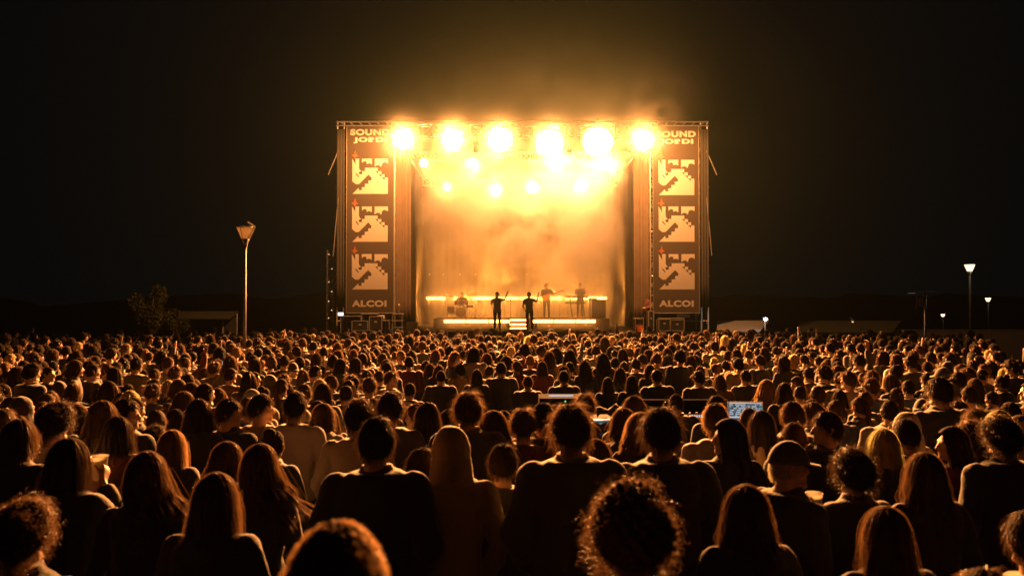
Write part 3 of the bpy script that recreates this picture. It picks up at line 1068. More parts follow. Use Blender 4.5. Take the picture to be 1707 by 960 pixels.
YB = 35.48
for s, xa, xb, nm in ((-1, 577, 656, 'drum kit'), (1, 1089, 1166, 'keyboards')):
    xa, xb = tx(xa, YB), tx(xb, YB)
    za, zb = tz(522, YB), tz(208.5, YB)
    bn = empty('festival_banner', ((xa + xb) / 2, YB, za), 0, 'tall dark banner reading SOUND JORDI and ALCOI, hung on the side of the %s' % nm, 'banner', 'festival banners beside the stage')
    mb = MB()
    gx_ = np.linspace(xa, xb, 15); gz_ = np.linspace(za, zb, 30)
    v = []; nn = 15 * 30
    for off in (0, .012):
        for z in gz_:
            for x in gx_: v.append((x, YB + off, z))
    f = []
    for j in range(29):
        for i in range(14):
            q = (j * 15 + i, j * 15 + i + 1, (j + 1) * 15 + i + 1, (j + 1) * 15 + i)
            f += [q, tuple(nn + c for c in q[::-1])]
    mb.add(v, f)
    part(mb, 'cloth', 'banner', bn, True)
    for (a, b) in (((xa, za), (xb, za)), ((xa, zb), (xb, zb)), ((xa, za), (xa, zb)), ((xb, za), (xb, zb))):
        mb = MB(); mb.tube((a[0], YB - .02, a[1]), (b[0], YB - .02, b[1]), .018, seg=6); part(mb, 'hem_pipe', 'lamp_paint', bn)
    dx = 0 if s < 0 else tx(1095, YB) - tx(583, YB)
    ox = tx(583, YB) + dx
    px = YB / FPX
    for (w, z0_, z1_, xo, wd) in (('SOUND', 225, 214.5, 0, 66), ('JORDI', 238.5, 228, 5.5, 56), ('ALCOI', 511.5, 500.5, 3.5, 58)):
        dz = 3 if s > 0 and w != 'ALCOI' else 0
        text_obj(w, wd * px, (z0_ - z1_) * px, ox + (xo + wd / 2) * px, tz(z0_ + dz, YB), YB - .006, 'print', bn)
    for zb_ in (323, 403, 482.5):
        dz = 2 if s > 0 and zb_ < 400 else 0
        x0 = ox + 3.5 * px
        part(emblem_mb(x0, tz(zb_ + dz, YB), 59.5 * px, YB - .006, EMB, HOLE), 'emblem', 'print', bn)
        part(emblem_mb(x0, tz(zb_ + dz, YB), 59.5 * px, YB - .006, [BOLT]), 'lightning_bolt', 'print_orange', bn)

# ------------------------------------------------------------------ stage lamps
LAMP_COL = (1.0, .345, .08)
SMOKE_COL = (1.0, .35, .09)
SPOT_K = 1.0


def stage_lamp(px, py, d, rad_px, power, label, big, spill=0):
    p = wp(px, py, d)
    r = rad_px / FPX * d
    t = empty('stage_lamp', p, 0, label, 'stage light', 'lit stage lamps on the trusses')
    mb = MB()
    mb.lathe([(r * .55, .42), (r * .8, .30), (r * .96, .06), (r * .97, .015)], 24, 0, axis='y')
    for i in range(len(mb.v)): mb.v[i] = mb.v[i] * np.array([1, -1, 1])
    mb.obj('housing', M['black_metal'], t, None, True)
    mb = MB()
    mb.lathe([(r * .02, -.10 * r - .0), (r * .5, -.07 * r), (r * .85, -.02 * r), (r * .985, .01)], 24, 0, axis='y')
    for i in range(len(mb.v)): mb.v[i] = mb.v[i] * np.array([1, -1, 1])
    me = mb.obj('lens', M['lens' if big else 'lens_small'], t, None, True)
    mb = MB()
    for s in (-1, 1): mb.box((s * r * 1.14, .16, r * .45), (.03, .05, r * 1.0))
    mb.box((0, .16, r * .97), (r * 2.3, .05, .03)); mb.tube((0, .16, r * .98), (0, .16, r * 1.5), .025, seg=6)
    mb.obj('yoke', M['black_metal'], t)
    L = bpy.data.lights.new('beam', 'SPOT')
    L.energy = power * SPOT_K; L.color = LAMP_COL if d < 38 else SMOKE_COL
    L.spot_size = R(104 if d < 38 else 118); L.spot_blend = 1.0; L.shadow_soft_size = max(.1, r * .6)
    lo = bpy.data.objects.new('beam', L); COL.objects.link(lo); lo.parent = t
    lo.location = (0, -.14 * r - .12, 0)
    tgt = Vector((p.x * .6, 3, 2.6))
    dv = (tgt - p).normalized()
    lo.rotation_mode = 'QUATERNION'; lo.rotation_quaternion = dv.to_track_quat('-Z', 'Y')
    if spill:  # added spot without a fixture, out in front, brightens the banner
        Q = bpy.data.lights.new('spill', 'SPOT'); Q.energy = spill; Q.color = SMOKE_COL; Q.shadow_soft_size = .2; Q.spot_size = R(112); Q.spot_blend = .5
        q = bpy.data.objects.new('spill', Q); COL.objects.link(q); q.parent = t; q.location = (0, -2.2, -.2)
        sd = 1 if p.x > SX else -1
        q.rotation_mode = 'QUATERNION'
        q.rotation_quaternion = (Vector((SX + sd * 7.4, 35.6, 7.0)) - Vector((p.x, p.y - 2.2, p.z - .2))).normalized().to_track_quat('-Z', 'Y')
    return t


ROW1 = [(672, 232, 18), (754, 232, 18), (833, 234, 20), (916, 239, 25), (997, 236, 27), (1073, 233, 18)]
names1 = ['one nearest the drum-side banner', 'second out from the drum-side banner', 'third out from the drum-side banner', 'third in from the keyboard-side banner', 'second in from the keyboard-side banner, the largest', 'one nearest the keyboard-side banner']
for (x, y, r), nm in zip(ROW1, names1):
    stage_lamp(x, y, 34.62, r, 52000, 'big blazing lamp on the front truss, the ' + nm, True, 9000 if x in (672, 1073) else 0)
ROW2 = [(706, 271, 8, 'a small glowing lamp under the front truss, above the drummer side'), (789, 271, 9, 'small glowing lamp hanging between the second and third big lamps'),
        (928, 269, 15, 'big lamp glowing close below the fourth big front lamp'), (1010, 272, 13, 'lamp glowing close below the largest front lamp')]
for x, y, r, lab in ROW2: stage_lamp(x, y, 41, r, 3000 if r < 10 else 5200, lab, r > 10)
ROW3 = [(745, 311, 7, 'smallest and lowest glowing lamp, on the drummer side of the rear truss'), (828, 316, 13, 'rear truss lamp glowing in smoke above the first singer'),
        (888, 312, 12, 'rear truss lamp glowing in smoke above the second singer'), (968, 310, 12, 'rear truss lamp glowing in smoke above the keyboard player')]
for x, y, r, lab in ROW3: stage_lamp(x, y, 45.6, r, 2200 if r < 10 else 3900, lab, r > 10)

# small unlit moving heads hanging under the front truss
for x, y, lab in ((793, 247, 'small dark unlit moving head hanging between the second and third big lamps'), (949, 248, 'small dark unlit moving head between the fourth and fifth big lamps'), (1052, 246, 'small dark unlit moving head beside the last big lamp')):
    p = wp(x, y, 35.6)
    t = empty('moving_head', p, 0, lab, 'stage light', 'unlit moving heads')
    mb = MB(); mb.box((0, 0, .22), (.26, .26, .12)); mb.tube((0, 0, .28), (0, 0, .45), .02, seg=6); mb.obj('base', M['black_metal'], t)
    mb = MB(); mb.box((-.14, 0, .05), (.03, .12, .26)); mb.box((.14, 0, .05), (.03, .12, .26)); mb.obj('yoke', M['black_metal'], t)
    mb = MB(); mb.lathe([(.09, .14), (.11, .0), (.12, -.16), (.10, -.17)], 14); mb.obj('head', M['black_metal'], t, None, True)

# ------------------------------------------------------------------ riser, steps, LED bars
RZ = 2.03
riser = empty('band_riser', (SX, 41.0, FLOOR), 0, 'low black riser carrying the drummer and the keyboard player', 'riser')
for x0, x1 in ((-4.3, -.75), (.75, 4.3)):
    mb = MB(); mb.box((SX + (x0 + x1) / 2, 41.2, (RZ + FLOOR) / 2), (x1 - x0, 4.4, RZ - FLOOR - .004)); part(mb, 'platform', 'wood', riser)
mb = MB(); mb.box((SX, 41.45, (RZ + FLOOR) / 2), (1.49, 3.9, RZ - FLOOR - .004)); part(mb, 'platform', 'wood', riser)
st = empty('riser_steps', (SX, 39.2, FLOOR), 0, 'short black steps with glowing edges up the middle of the riser', 'steps')
for k in range(2):
    mb = MB(); mb.box((SX - .10, 39.3 - .25 * (1 - k) + .0, FLOOR + .085 + .165 * k), (.92, .25, .165)); part(mb, 'step', 'wood', st)


def led_bar(x0, x1, y, z, label, h=.10, group='glowing LED bars on the riser', stand=False):
    t = empty('led_bar', ((x0 + x1) / 2, y, z), 0, label, 'LED bar', group)
    mb = MB(); mb.box((0, .035, 0), (x1 - x0, .06, h + .02)); mb.obj('housing', M['black_metal'], t)
    mb = MB(); mb.box((0, 0, 0), (x1 - x0 - .03, .012, h)); mb.obj('diffuser', M['led'], t)
    if stand:
        for s in (-1, 1):
            mb = MB(); mb.tube((s * (x1 - x0) * .4, .05, -(z - RZ)), (s * (x1 - x0) * .4, .05, -h / 2 - .01), .02, seg=6); mb.obj('stand', M['black_metal'], t)
    return t


DL = 38.93
fr = [(740, 776, 'outermost one, below the drum kit'), (777, 814, 'front bar between drum kit and first singer'), (815, 850, 'front bar behind the legs of the first singer'),
      (886, 922, 'front bar just beyond the second singer'), (923, 959, 'front bar below the guitarist'), (960, 993, 'outermost one, below the keyboard player')]
for a, b, nm in fr:
    led_bar(tx(a, DL), tx(b, DL), DL, tz(535.5, DL), 'orange LED bar on the riser edge, ' + nm, .13)
for k, py in enumerate((533.5, 541, 547.5)):
    y = 39.17 - .27 * k if k else 39.30
    y = (39.40, 39.14, 38.86)[k]
    led_bar(tx(850, y), tx(880, y), y - .03, tz(py, y), 'short glowing LED bar along the %s of the steps' % ('top', 'middle', 'bottom')[k], .09, 'LED bars on the steps')
DBK = 42.9
bk = [(711, 742, 'outermost one, beyond the drum kit'), (757, 768, 'short rear bar showing behind the drummer'), (788, 838, 'rear bar between drummer and first singer'), (839, 864, 'rear bar under the raised hand of the singer'),
      (866, 900, 'rear bar behind the second singer'), (902, 936, 'rear bar behind the guitarist'), (944, 976, 'rear bar behind the keyboard player'), (978, 1011, 'outermost one, beyond the keyboards')]
for a, b, nm in bk:
    led_bar(tx(a, DBK), tx(b, DBK), DBK, tz(497, DBK), 'orange LED bar on low stands, ' + nm, .13, 'glowing LED bars behind the band', True)
# real light of the bars
for (xa, xb, y, z, pw) in ((740, 850, 38.8, tz(535, 38.8), 450), (886, 993, 38.8, tz(535, 38.8), 450), (711, 864, 42.8, tz(497, 42.8), 6500), (866, 1011, 42.8, tz(497, 42.8), 7500)):
    A = bpy.data.lights.new('led_light', 'AREA'); A.shape = 'RECTANGLE'; A.size = tx(xb, y) - tx(xa, y); A.size_y = .1
    A.energy = pw; A.color = (1, .32, .045); A.spread = R(180)
    o = bpy.data.objects.new('led_light', A); COL.objects.link(o)
    o.location = ((tx(xa, y) + tx(xb, y)) / 2, y - .06, z); o.rotation_euler = (R(90), 0, 0)

# ------------------------------------------------------------------ band
POSES['singer'] = dict(sex='m', yaw=180 - 172, a=(dict(el=(.33, .02, 1.40), wr=(.44, .08, 1.66), hd=(.4, .0, 1), hn=(0, 1, 0), curl=.3),
                                     dict(el=(.27, .14, 1.22), wr=(.07, .19, 1.50), hd=(-.5, .0, .7), hn=(0, -1, .2), curl=1.2)), pitch=0)
POSES['singer_b'] = dict(sex='m', yaw=-8, a=(dict(el=(.36, .06, 1.32), wr=(.43, .10, 1.60), hd=(.2, 0, 1), hn=(0, 1, 0), curl=.3), POCKET))
POSES['guitarist'] = dict(sex='m', yaw=20, a=(dict(el=(.36, .06, 1.18), wr=(.42, .26, 1.25), hd=(.0, .5, .6), hn=(-.8, .3, 0), curl=1.1),
                                        dict(el=(.27, .0, 1.14), wr=(.05, .22, 1.06), hd=(-.8, .1, -.2), hn=(0, -1, 0), curl=.7)))
POSES['keyboardist'] = dict(sex='m', yaw=0, pitch=-18, a=(dict(el=(.26, .08, 1.14), wr=(.20, .36, 1.12), hd=(0, 1, -.2), hn=(0, 0, -1)), dict(el=(.26, .08, 1.14), wr=(.20, .36, 1.12), hd=(0, 1, -.2), hn=(0, 0, -1))))
POSES['drummer'] = dict(sex='m', yaw=0, a=(dict(el=(.33, .1, 1.16), wr=(.25, .35, 1.22), hd=(-.2, 1, .2), hn=(0, 0, -1), curl=1.1), dict(el=(.33, .1, 1.20), wr=(.25, .34, 1.36), hd=(-.2, .7, .6), hn=(0, 0, -1), curl=1.1)),
                        legs=[((k * .1, 0, .92), (k * .22, .42, .90), (k * .22, .40, .46), (k * .24, .56, .42)) for k in (-1, 1)])


def face_cam(x): return math.pi + 0.0


s1 = person(wp(829, 549.5, 36.4).xyz * 1, R(180), 1.0, 'singer', 'short', 'dark', 'tshirt', 'grey', 'singer holding a microphone to the mouth with one arm raised', 1, None, None, group='performers on the stage')
s1.location.z = FLOOR
s2 = person(wp(883, 549.5, 36.6), R(180), 1.0, 'singer_b', 'short', 'black', 'tshirt', 'grey', 'singer in a loose T-shirt with one arm raised, in front of the steps', 1, group='performers on the stage')
s2.location.z = FLOOR
g1 = person(wp(911.5, 527, 40.6), R(180), 1.0, 'guitarist', 'tousled', 'brown', 'tshirt', 'charcoal', 'guitarist with ruffled hair standing on the riser', 1, group='performers on the stage')
g1.location.z = RZ
k1 = person(wp(967, 527, 41.4), R(180), 1.02, 'keyboardist', 'short', 'dark', 'tshirt', 'charcoal', 'keyboard player bent over a two-tier keyboard stand on the riser', 1, group='performers on the stage')
k1.location.z = RZ
d1 = person(wp(769, 527, 42.1), R(180), .98, 'drummer', 'short', 'dark', 'tshirt', 'charcoal', 'drummer seated behind the drum kit', 1, group='performers on the stage')
d1.location.z = RZ - .38

# microphone in the singer's hand
p = s1.location
t = empty('microphone', (p.x - .065, p.y - .205, FLOOR + 1.535), 0, 'small dark microphone held by the singer', 'microphone')
mb = MB(); mb.tube((0, .0, -.09), (0, .03, .05), .014, .02); mb.obj('handle', M['black_metal'], t)
mb = MB(); mb.ellipsoid((0, .035, .07), (.028, .028, .03), 10, 8); mb.obj('grille', M['alu'], t, None, True)
# microphone stand beside the steps
p = wp(851.5, 549, 37.4)
t = empty('microphone_stand', (p.x, p.y, FLOOR), 0, 'thin straight microphone stand between the two singers', 'mic stand')
mb = MB(); mb.lathe([(.15, 0), (.15, .02), (.03, .035)], 16); mb.obj('base', M['black_metal'], t)
mb = MB(); mb.tube((0, 0, .03), (0, 0, 1.35), .012, seg=6); mb.obj('pole', M['black_metal'], t)
mb = MB(); mb.tube((0, 0, 1.35), (0, -.1, 1.43), .02, .026); mb.obj('microphone', M['black_metal'], t)

# guitar
gl = g1.location
t = empty('electric_guitar', (gl.x, gl.y - .25, RZ + 1.08), 0, 'electric guitar slung on the guitarist with its neck pointing up', 'guitar')
A = np.array([math.cos(R(22)), 0, math.sin(R(22))]); B = np.array([-A[2], 0, A[0]])
outl = [(-.26, .0), (-.24, .13), (-.12, .16), (0, .11), (.12, .15), (.19, .17), (.16, .07), (.12, 0), (.15, -.08), (.20, -.15), (.11, -.14), (0, -.10), (-.12, -.16), (-.23, -.13)]
v = [A * a + B * b + np.array([0, y, 0]) for y in (-.02, .025) for a, b in outl]; n = len(outl)
mb = MB(); mb.add(v, [tuple(range(n)), tuple(range(2 * n - 1, n - 1, -1))] + [(i, n + i, n + (i + 1) % n, (i + 1) % n) for i in range(n)]); mb.obj('body', M['wood_gtr'], t)
mb = MB(); mb.tube(A * .1, A * .72, .026, .022, 6); mb.obj('neck', M['wood_gtr'], t)
mb = MB(); mb.add([A * a + B * b + np.array([0, y, 0]) for y in (-.012, .012) for a, b in ((.72, -.03), (.9, -.04), (.92, .03), (.72, .03))],
                  [(0, 1, 2, 3), (7, 6, 5, 4), (0, 4, 5, 1), (1, 5, 6, 2), (2, 6, 7, 3), (3, 7, 4, 0)]); mb.obj('headstock', M['wood_gtr'], t)
mb = MB()
for a, b in (((-.22, 0, .08), (-.12, .20, .34)), ((-.12, .20, .34), (.10, .26, .40)), ((.10, .22, .40), (.17, .02, .12))): mb.tube(a, b, .018, seg=5)
mb.obj('strap', M['gear'], t)

# keyboards on a two-tier stand
kx = tx(962, 40.9)
t = empty('keyboard_stand', (kx, 40.9, RZ), 0, 'slanted two-tier keyboard stand in front of the keyboard player', 'keyboard stand')
for s in (-1, 1):
    mb = MB(); mb.tube((s * .32 + .10, .25, 0), (s * .32 - .06, -.02, 1.10), .028, seg=6); mb.obj('leg', M['black_metal'], t)
    mb = MB(); mb.tube((s * .32 + .08, .30, .02), (s * .32 + .08, -.30, .02), .028, seg=6); mb.obj('foot', M['black_metal'], t)
    for z in (.72, 1.03):
        mb = MB(); mb.box((s * .32 - .02, .04, z - .03), (.05, .4, .04)); mb.obj('arm', M['black_metal'], t)
for z, w, x, lab in ((1.03, 1.15, -.02, 'upper keyboard on the two-tier stand, its end tilted up'), (.72, 1.05, -.10, 'lower keyboard on the two-tier stand')):
    k = empty('keyboard', (kx + x, 40.92, RZ + z), 0, lab, 'keyboard', 'keyboards on the stand')
    mb = MB(); mb.box((0, 0, .05), (w, .32, .085)); mb.obj('case', M['gear'], k)
    mb = MB(); mb.box((0, .10, .097), (w * .9, .13, .012)); mb.obj('keys', M['pale'], k)
    mb = MB(); mb.box((0, -.08, .096), (w * .8, .1, .008)); mb.obj('panel', M['black_metal'], k)
tb = empty('cloth_table', (tx(995, 41.0), 41.0, RZ), 0, 'small table under a dark cloth at the end of the riser beside the keyboards', 'table')
mb = MB(); mb.box((0, 0, .93), (.85, .6, .04)); mb.obj('tabletop', M['gear'], tb)
c = folded((-.30, -.3), (.42, -.3), .02, .95, 6, .02, 40); c.obj('cloth', M['drape'], tb, None, True)
for sx in (-.36, .36):
    for sy in (-.25, .25):
        mb = MB(); mb.tube((sx, sy, 0), (sx, sy, .91), .02, seg=6); mb.obj('leg', M['black_metal'], tb)
lp = empty('sampler', (tx(988, 41.0), 41.0, RZ + .952), 0, 'small dark sampler box lying on the cloth table', 'sampler')
mb = MB(); mb.box((0, 0, .03), (.42, .26, .06)); mb.obj('case', M['gear'], lp)
mb = MB(); mb.box((0, -.02, .064), (.34, .16, .008)); mb.obj('pads', M['pale'], lp)

# drum kit
dx_, dy_ = tx(769, 41.2), 41.2
dk = empty('drum_kit', (dx_, dy_, RZ), 0, 'drum kit with cymbals standing on the riser in front of the drummer', 'drum kit')


def drum(name, c, r, h, axis='z'):
    mb = MB(); mb.lathe([(r, 0), (r, h)], 20, 0, c, axis); o = mb.obj(name, M['red'], dk, None, False)
    hp = MB()
    for z in (0, h): hp.lathe([(r, z - .012), (r + .012, z - .012), (r + .012, z + .012), (r, z + .012)], 20, 0, c, axis, cap=False)
    hp.obj('hoop', M['alu'], o)
    return o


drum('bass_drum', (0, .0, .30), .28, .4, 'y')
for x, y, z in ((-.2, .05, .66), (.2, .05, .66)): drum('tom', (x, y, z), .15, .24)
drum('floor_tom', (-.58, .35, .22), .2, .38)
drum('snare_drum', (.42, .45, .52), .18, .15)
for x, y in ((-.58, .35), (.42, .45)):
    for a in range(3):
        mb = MB(); mb.tube((x + .19 * math.cos(a * 2.09), y + .19 * math.sin(a * 2.09), 0), (x + .16 * math.cos(a * 2.09), y + .16 * math.sin(a * 2.09), .5), .012, seg=5); mb.obj('drum_leg', M['alu'], dk)
for x, y, z, r, tl in ((-.75, .1, 1.18, .26, 14), (.62, .05, 1.22, .24, -16), (-.15, -.02, 1.12, .2, 6), (.8, .45, .92, .18, 0)):
    cyb = MB(); cyb.lathe([(r, -.012), (r * .3, .012), (r * .12, .035), (.01, .04)], 22)
    for i in range(len(cyb.v)): cyb.v[i] = cyb.v[i] @ rotx(R(10)).T @ roty(R(tl)).T + np.array([x, y, z])
    o = cyb.obj('cymbal', M['bronze'], dk, None, True)
    mb = MB(); mb.tube((x, y, .35), (x, y, z), .012, seg=6)
    for a in range(3): mb.tube((x, y, .35), (x + .28 * math.cos(a * 2.09 + .4), y + .28 * math.sin(a * 2.09 + .4), .01), .012, seg=5)
    mb.obj('cymbal_stand', M['alu'], dk)
sl = empty('drum_stool', (d1.location.x, d1.location.y, RZ), 0, 'round stool under the drummer', 'stool')
mb = MB(); mb.lathe([(.16, .38), (.17, .44), (.15, .47)], 16); mb.obj('seat', M['gear'], sl)
mb = MB(); mb.tube((0, 0, .1), (0, 0, .39), .025, seg=6)
for a in range(3): mb.tube((0, 0, .2), (.22 * math.cos(a * 2.09), .22 * math.sin(a * 2.09), .01), .014, seg=5)
mb.obj('legs_frame', M['alu'], sl)
# row of tiny lights on the back curtain
for i, px in enumerate((716, 739, 767, 793, 816, 847, 878, 908, 936, 956, 982, 1004)):
    p = wp(px, 457.5, 47.25)
    b = empty('pin_lamp', p, 0, 'tiny pale pin lamp on the back curtain, %s of twelve from the drummer side' % ('first second third fourth fifth sixth seventh eighth ninth tenth eleventh twelfth'.split()[i]), 'pin lamp', 'pin lamps on the back curtain')
    mb = MB(); mb.tube((0, .12, 0), (0, 0, 0), .03, .035, 8); mb.obj('body', M['black_metal'], b)
    mb = MB(); mb.ellipsoid((0, -.01, 0), (.028, .012, .028), 8, 6); mb.obj('bulb', M['led_dim'], b)

# ------------------------------------------------------------------ gear on the wings
def road_case(px, pyb, d, w, h, dp, label):
    p = wp(px, pyb, d)
    t = empty('road_case', (p.x, p.y, FLOOR - .04), 0, label, 'road case', 'road cases on the stage wings')
    mb = MB(); mb.box((0, 0, h / 2 + .09), (w, dp, h)); mb.obj('body', M['case'], t)
    e = MB()
    for sx in (-1, 1):
        e.box((sx * w / 2, -dp / 2, h / 2 + .09), (.035, .035, h + .01)); e.box((sx * w / 2, dp / 2, h / 2 + .09), (.035, .035, h + .01))
    for z in (.09, h + .09):
        for sy in (-1, 1): e.box((0, sy * dp / 2, z), (w - .04, .035, .03))
    e.obj('edging', M['case_edge'], t)
    l = MB(); l.box((0, -dp / 2 - .008, h * .62 + .09), (w * .2, .012, .08)); l.obj('latch', M['case_edge'], t)
    for sx in (-1, 1):
        for sy in (-1, 1):
            c = MB(); c.tube((sx * w * .38, sy * dp * .35 - .02, .045), (sx * w * .38, sy * dp * .35 + .02, .045), .045, seg=10); c.obj('caster', M['gear'], t)
    return t


def shelf_table(px, d, w, h, label, nshelf=1, mat='gear'):
    p = wp(px, 550, d)
    t = empty('equipment_table', (p.x, p.y, FLOOR - .04), 0, label, 'equipment table', 'equipment tables on the stage wings')
    for k in range(nshelf):
        mb = MB(); mb.box((0, 0, h - k * .30), (w, .6, .035)); mb.obj('shelf' if k else 'tabletop', M['case_edge'], t)
    for sx in (-1, 1):
        for sy in (-1, 1):
            mb = MB(); mb.tube((sx * (w / 2 - .03), sy * .27, 0), (sx * (w / 2 - .03), sy * .27, h - .018), .02, seg=6); mb.obj('leg', M['galv'], t)
    return t


def box_thing(name, px, pyb, d, w, h, dp, mat, label, cat, z=None, extra=None):
    p = wp(px, pyb, d)
    t = empty(name, (p.x, p.y, p.z if z is None else z), 0, label, cat)
    mb = MB(); mb.box((0, 0, h / 2), (w, dp, h)); mb.obj('body', M[mat], t)
    mb = MB(); mb.box((0, -dp / 2 - .006, h / 2), (w * .8, .01, h * .7)); mb.obj('front_panel', M[extra or 'black_metal'], t)
    return t


DW = 35.55
shelf_table(587, DW, .95, .72, 'low equipment table under the drum-side banner, near its outer edge')
shelf_table(618, DW + .1, .75, .82, 'equipment table under the drum-side banner, carrying a small monitor')
road_case(602, 549, DW - .3, .7, .42, .5, 'low road case at the foot of the drum-side banner, nearest the scaffold')
road_case(628, 549, DW - .3, .55, .62, .5, 'tall road case below the monitor at the drum-side wing')
shelf_table(664, DW, .48, .82, 'open rack with three shelves at the inner end of the drum-side wing', 3)
box_thing('monitor_screen', 617, 521, DW + .1, .36, .30, .1, 'gear', 'small dark monitor standing on an equipment table below ALCOI', 'monitor', FLOOR + .80, 'drape')
box_thing('lit_case', 637, 533, DW, .34, .2, .3, 'case', 'small equipment box with a pale front panel at the inner end of the drum-side wing', 'equipment box', FLOOR + .55, 'pale')
shelf_table(642, DW - .2, .5, .53, 'low table holding the pale-fronted equipment box')
box_thing('floor_speaker', 687, 556, 34.9, .5, .42, .4, 'gear', 'dark floor speaker at the stage edge beside the inner rack', 'speaker', FLOOR - .0, 'drape')
shelf_table(1064, DW, .42, .62, 'small equipment table beside the person standing at the keyboard-side wing')
shelf_table(1117, DW, 1.15, .62, 'long low equipment table under the keyboard-side banner')
road_case(1106, 549, DW - .5, .5, .5, .45, 'road case below the long table at the keyboard-side wing, nearest the singers')
road_case(1127, 549, DW - .4, .6, .46, .45, 'road case below the long table at the keyboard-side wing, under the letter C')
rk = road_case(1084, 549, DW, .22, .85, .4, 'tall narrow road case beside the person at the keyboard-side wing')
box_thing('mixer_case', 1138, 530, DW, .5, .16, .4, 'gear', 'small mixer case on the long table under the keyboard-side banner', 'mixer', FLOOR + .60, 'case')
bk_ = empty('orange_bucket', (tx(1067, 35.0), 35.12, FLOOR - .04), 0, 'bright orange bucket on the keyboard-side wing', 'bucket')
mb = MB(); mb.lathe([(.11, 0), (.15, .30), (.155, .31)], 16); mb.obj('body', M['orange_plastic'], bk_)
mb = MB(); mb.tube((-.15, 0, .30), (0, 0, .40), .006, seg=5); mb.tube((0, 0, .40), (.15, 0, .30), .006, seg=5); mb.obj('handle', M['alu'], bk_)
pp = person((tx(1078, DW + .6), DW + .6, FLOOR - .04), R(120), .98, 'mr', 'short', 'dark', 'jacket', 'maroon', 'stage hand standing among equipment at the keyboard-side wing', 1, group='performers and crew on the stage')
mic = empty('microphone_stand', (tx(665, DW - .2), DW - .2, FLOOR + .78), 0, 'short microphone stand on the open rack of the drum-side wing', 'mic stand')
mb = MB(); mb.lathe([(.07, 0), (.07, .015), (.01, .02)], 10); mb.obj('base', M['black_metal'], mic)
mb = MB(); mb.tube((0, 0, .02), (.01, 0, .36), .01, seg=5); mb.obj('pole', M['galv'], mic)
mb = MB(); mb.ellipsoid((.01, -.02, .39), (.04, .04, .05), 10, 6); mb.obj('microphone', M['pale'], mic)

# line of small lamps on the slim mast outside the drum-side wing
mt = empty('slim_mast', (tx(551, 36.2), 36.2, 0), 0, 'slim dark lattice mast with small dots of light outside the drum-side wing', 'mast')
part(truss_mb((tx(551, 36.2), 36.2, 0), (tx(551, 36.2), 36.2, tz(417, 36.2)), .26, .018), 'lattice', 'galv', mt)
for k, py in enumerate((424, 448, 470, 486, 502, 517, 530)):
    p = wp(548 + (k % 2) * 5, py, 36.0)
    mb = MB(); mb.ellipsoid(p, (.022, .022, .022), 8, 6); part(mb, 'pilot_lamp', M['led_dim'], mt)
wl = empty('wing_screen', wp(568, 523.5, 35.3), 0, 'small bright white screen at the outer foot of the drum-side wing', 'screen')
mb = MB(); mb.box((0, .015, 0), (.27, .03, .17)); mb.obj('frame', M['gear'], wl)
mb = MB(); mb.box((0, -.004, 0), (.24, .006, .14)); mb.obj('display', emat('screen_bright', (.85, .88, 1), 2.2), wl)
mb = MB(); mb.tube((0, .03, -.07), (0, .03, -(tz(523.5, 35.3) - FLOOR + .04)), .02, seg=6); mb.obj('stand', M['black_metal'], wl)

# ------------------------------------------------------------------ street lamps, sign, kiosks, tree, wall
def street_lamp(px, pyt, d, size, lit, label):
    x = tx(px, d); zt = tz(pyt, d); g = float(ground_z(x, d))
    t = empty('street_lamp', (x, d, g), 0, label, 'street lamp', 'street lamps round the field')
    h = zt - g; s = size
    mb = MB(); mb.tube((0, 0, 0), (0, 0, h - s * 1.05), .055, .04, 12); mb.lathe([(.09, 0), (.09, .5), (.055, .62)], 12); mb.obj('pole', M['dark_paint' if lit else 'lamp_paint'], t, None, True)
    mb = MB(); mb.rings([super_ring((0, 0, h - s * 1.1), .05, .05, 16, 2), super_ring((0, 0, h - s * .95), .06, .06, 16, 2), super_ring((0, 0, h - s * .72), s * .24, s * .24, 16, 2)]); mb.obj('collar', M['black_metal'], t, None, True)
    mb = MB(); mb.rings([super_ring((0, 0, h - s * .70), s * .22, s * .22, 20, 2), super_ring((0, 0, h - s * .08), s * .47, s * .47, 20, 2)]); mb.obj('lantern', M['street' if lit else 'glass_off'], t, None, True)
    mb = MB(); mb.lathe([(s * .50, h - s * .08), (s * .51, h - s * .03), (s * .3, h + s * .01), (.02, h + s * .03)], 20); mb.obj('lid', M['galv' if not lit else 'black_metal'], t, None, True)
    mb = MB()
    for k in (0, 2.09, 4.19):
        c, q = math.cos(k + .3), math.sin(k + .3)
        mb.tube((.06 * c, .06 * q, h - s * 1.0), (s * .26 * c, s * .26 * q, h - s * .7), .014, seg=5)
        mb.tube((s * .26 * c, s * .26 * q, h - s * .7), (s * .52 * c, s * .52 * q, h - s * .05), .014, seg=5)
    if not lit:
        mb.tube((s * .56, 0, h - s * .02), (s * .12, 0, h + s * .26), .022, seg=6)
        mb.tube((s * .56, 0, h - s * .02), (s * .16, -.02, h - s * .75), .022, seg=6)
        mb.tube((s * .16, -.02, h - s * .75), (.04, -.02, h - s * 1.25), .022, seg=6)
    mb.obj('bracket', M['lamp_paint' if lit else 'galv'], t)
    if lit:
        L = bpy.data.lights.new('bulb', 'POINT'); L.energy = lit; L.color = (1, .8, .5); L.shadow_soft_size = .15
        o = bpy.data.objects.new('bulb', L); COL.objects.link(o); o.parent = t; o.location = (0, 0, h - s * .25 - .55)
        o.location = (0, -s * .62, h - s * .35)
    return t


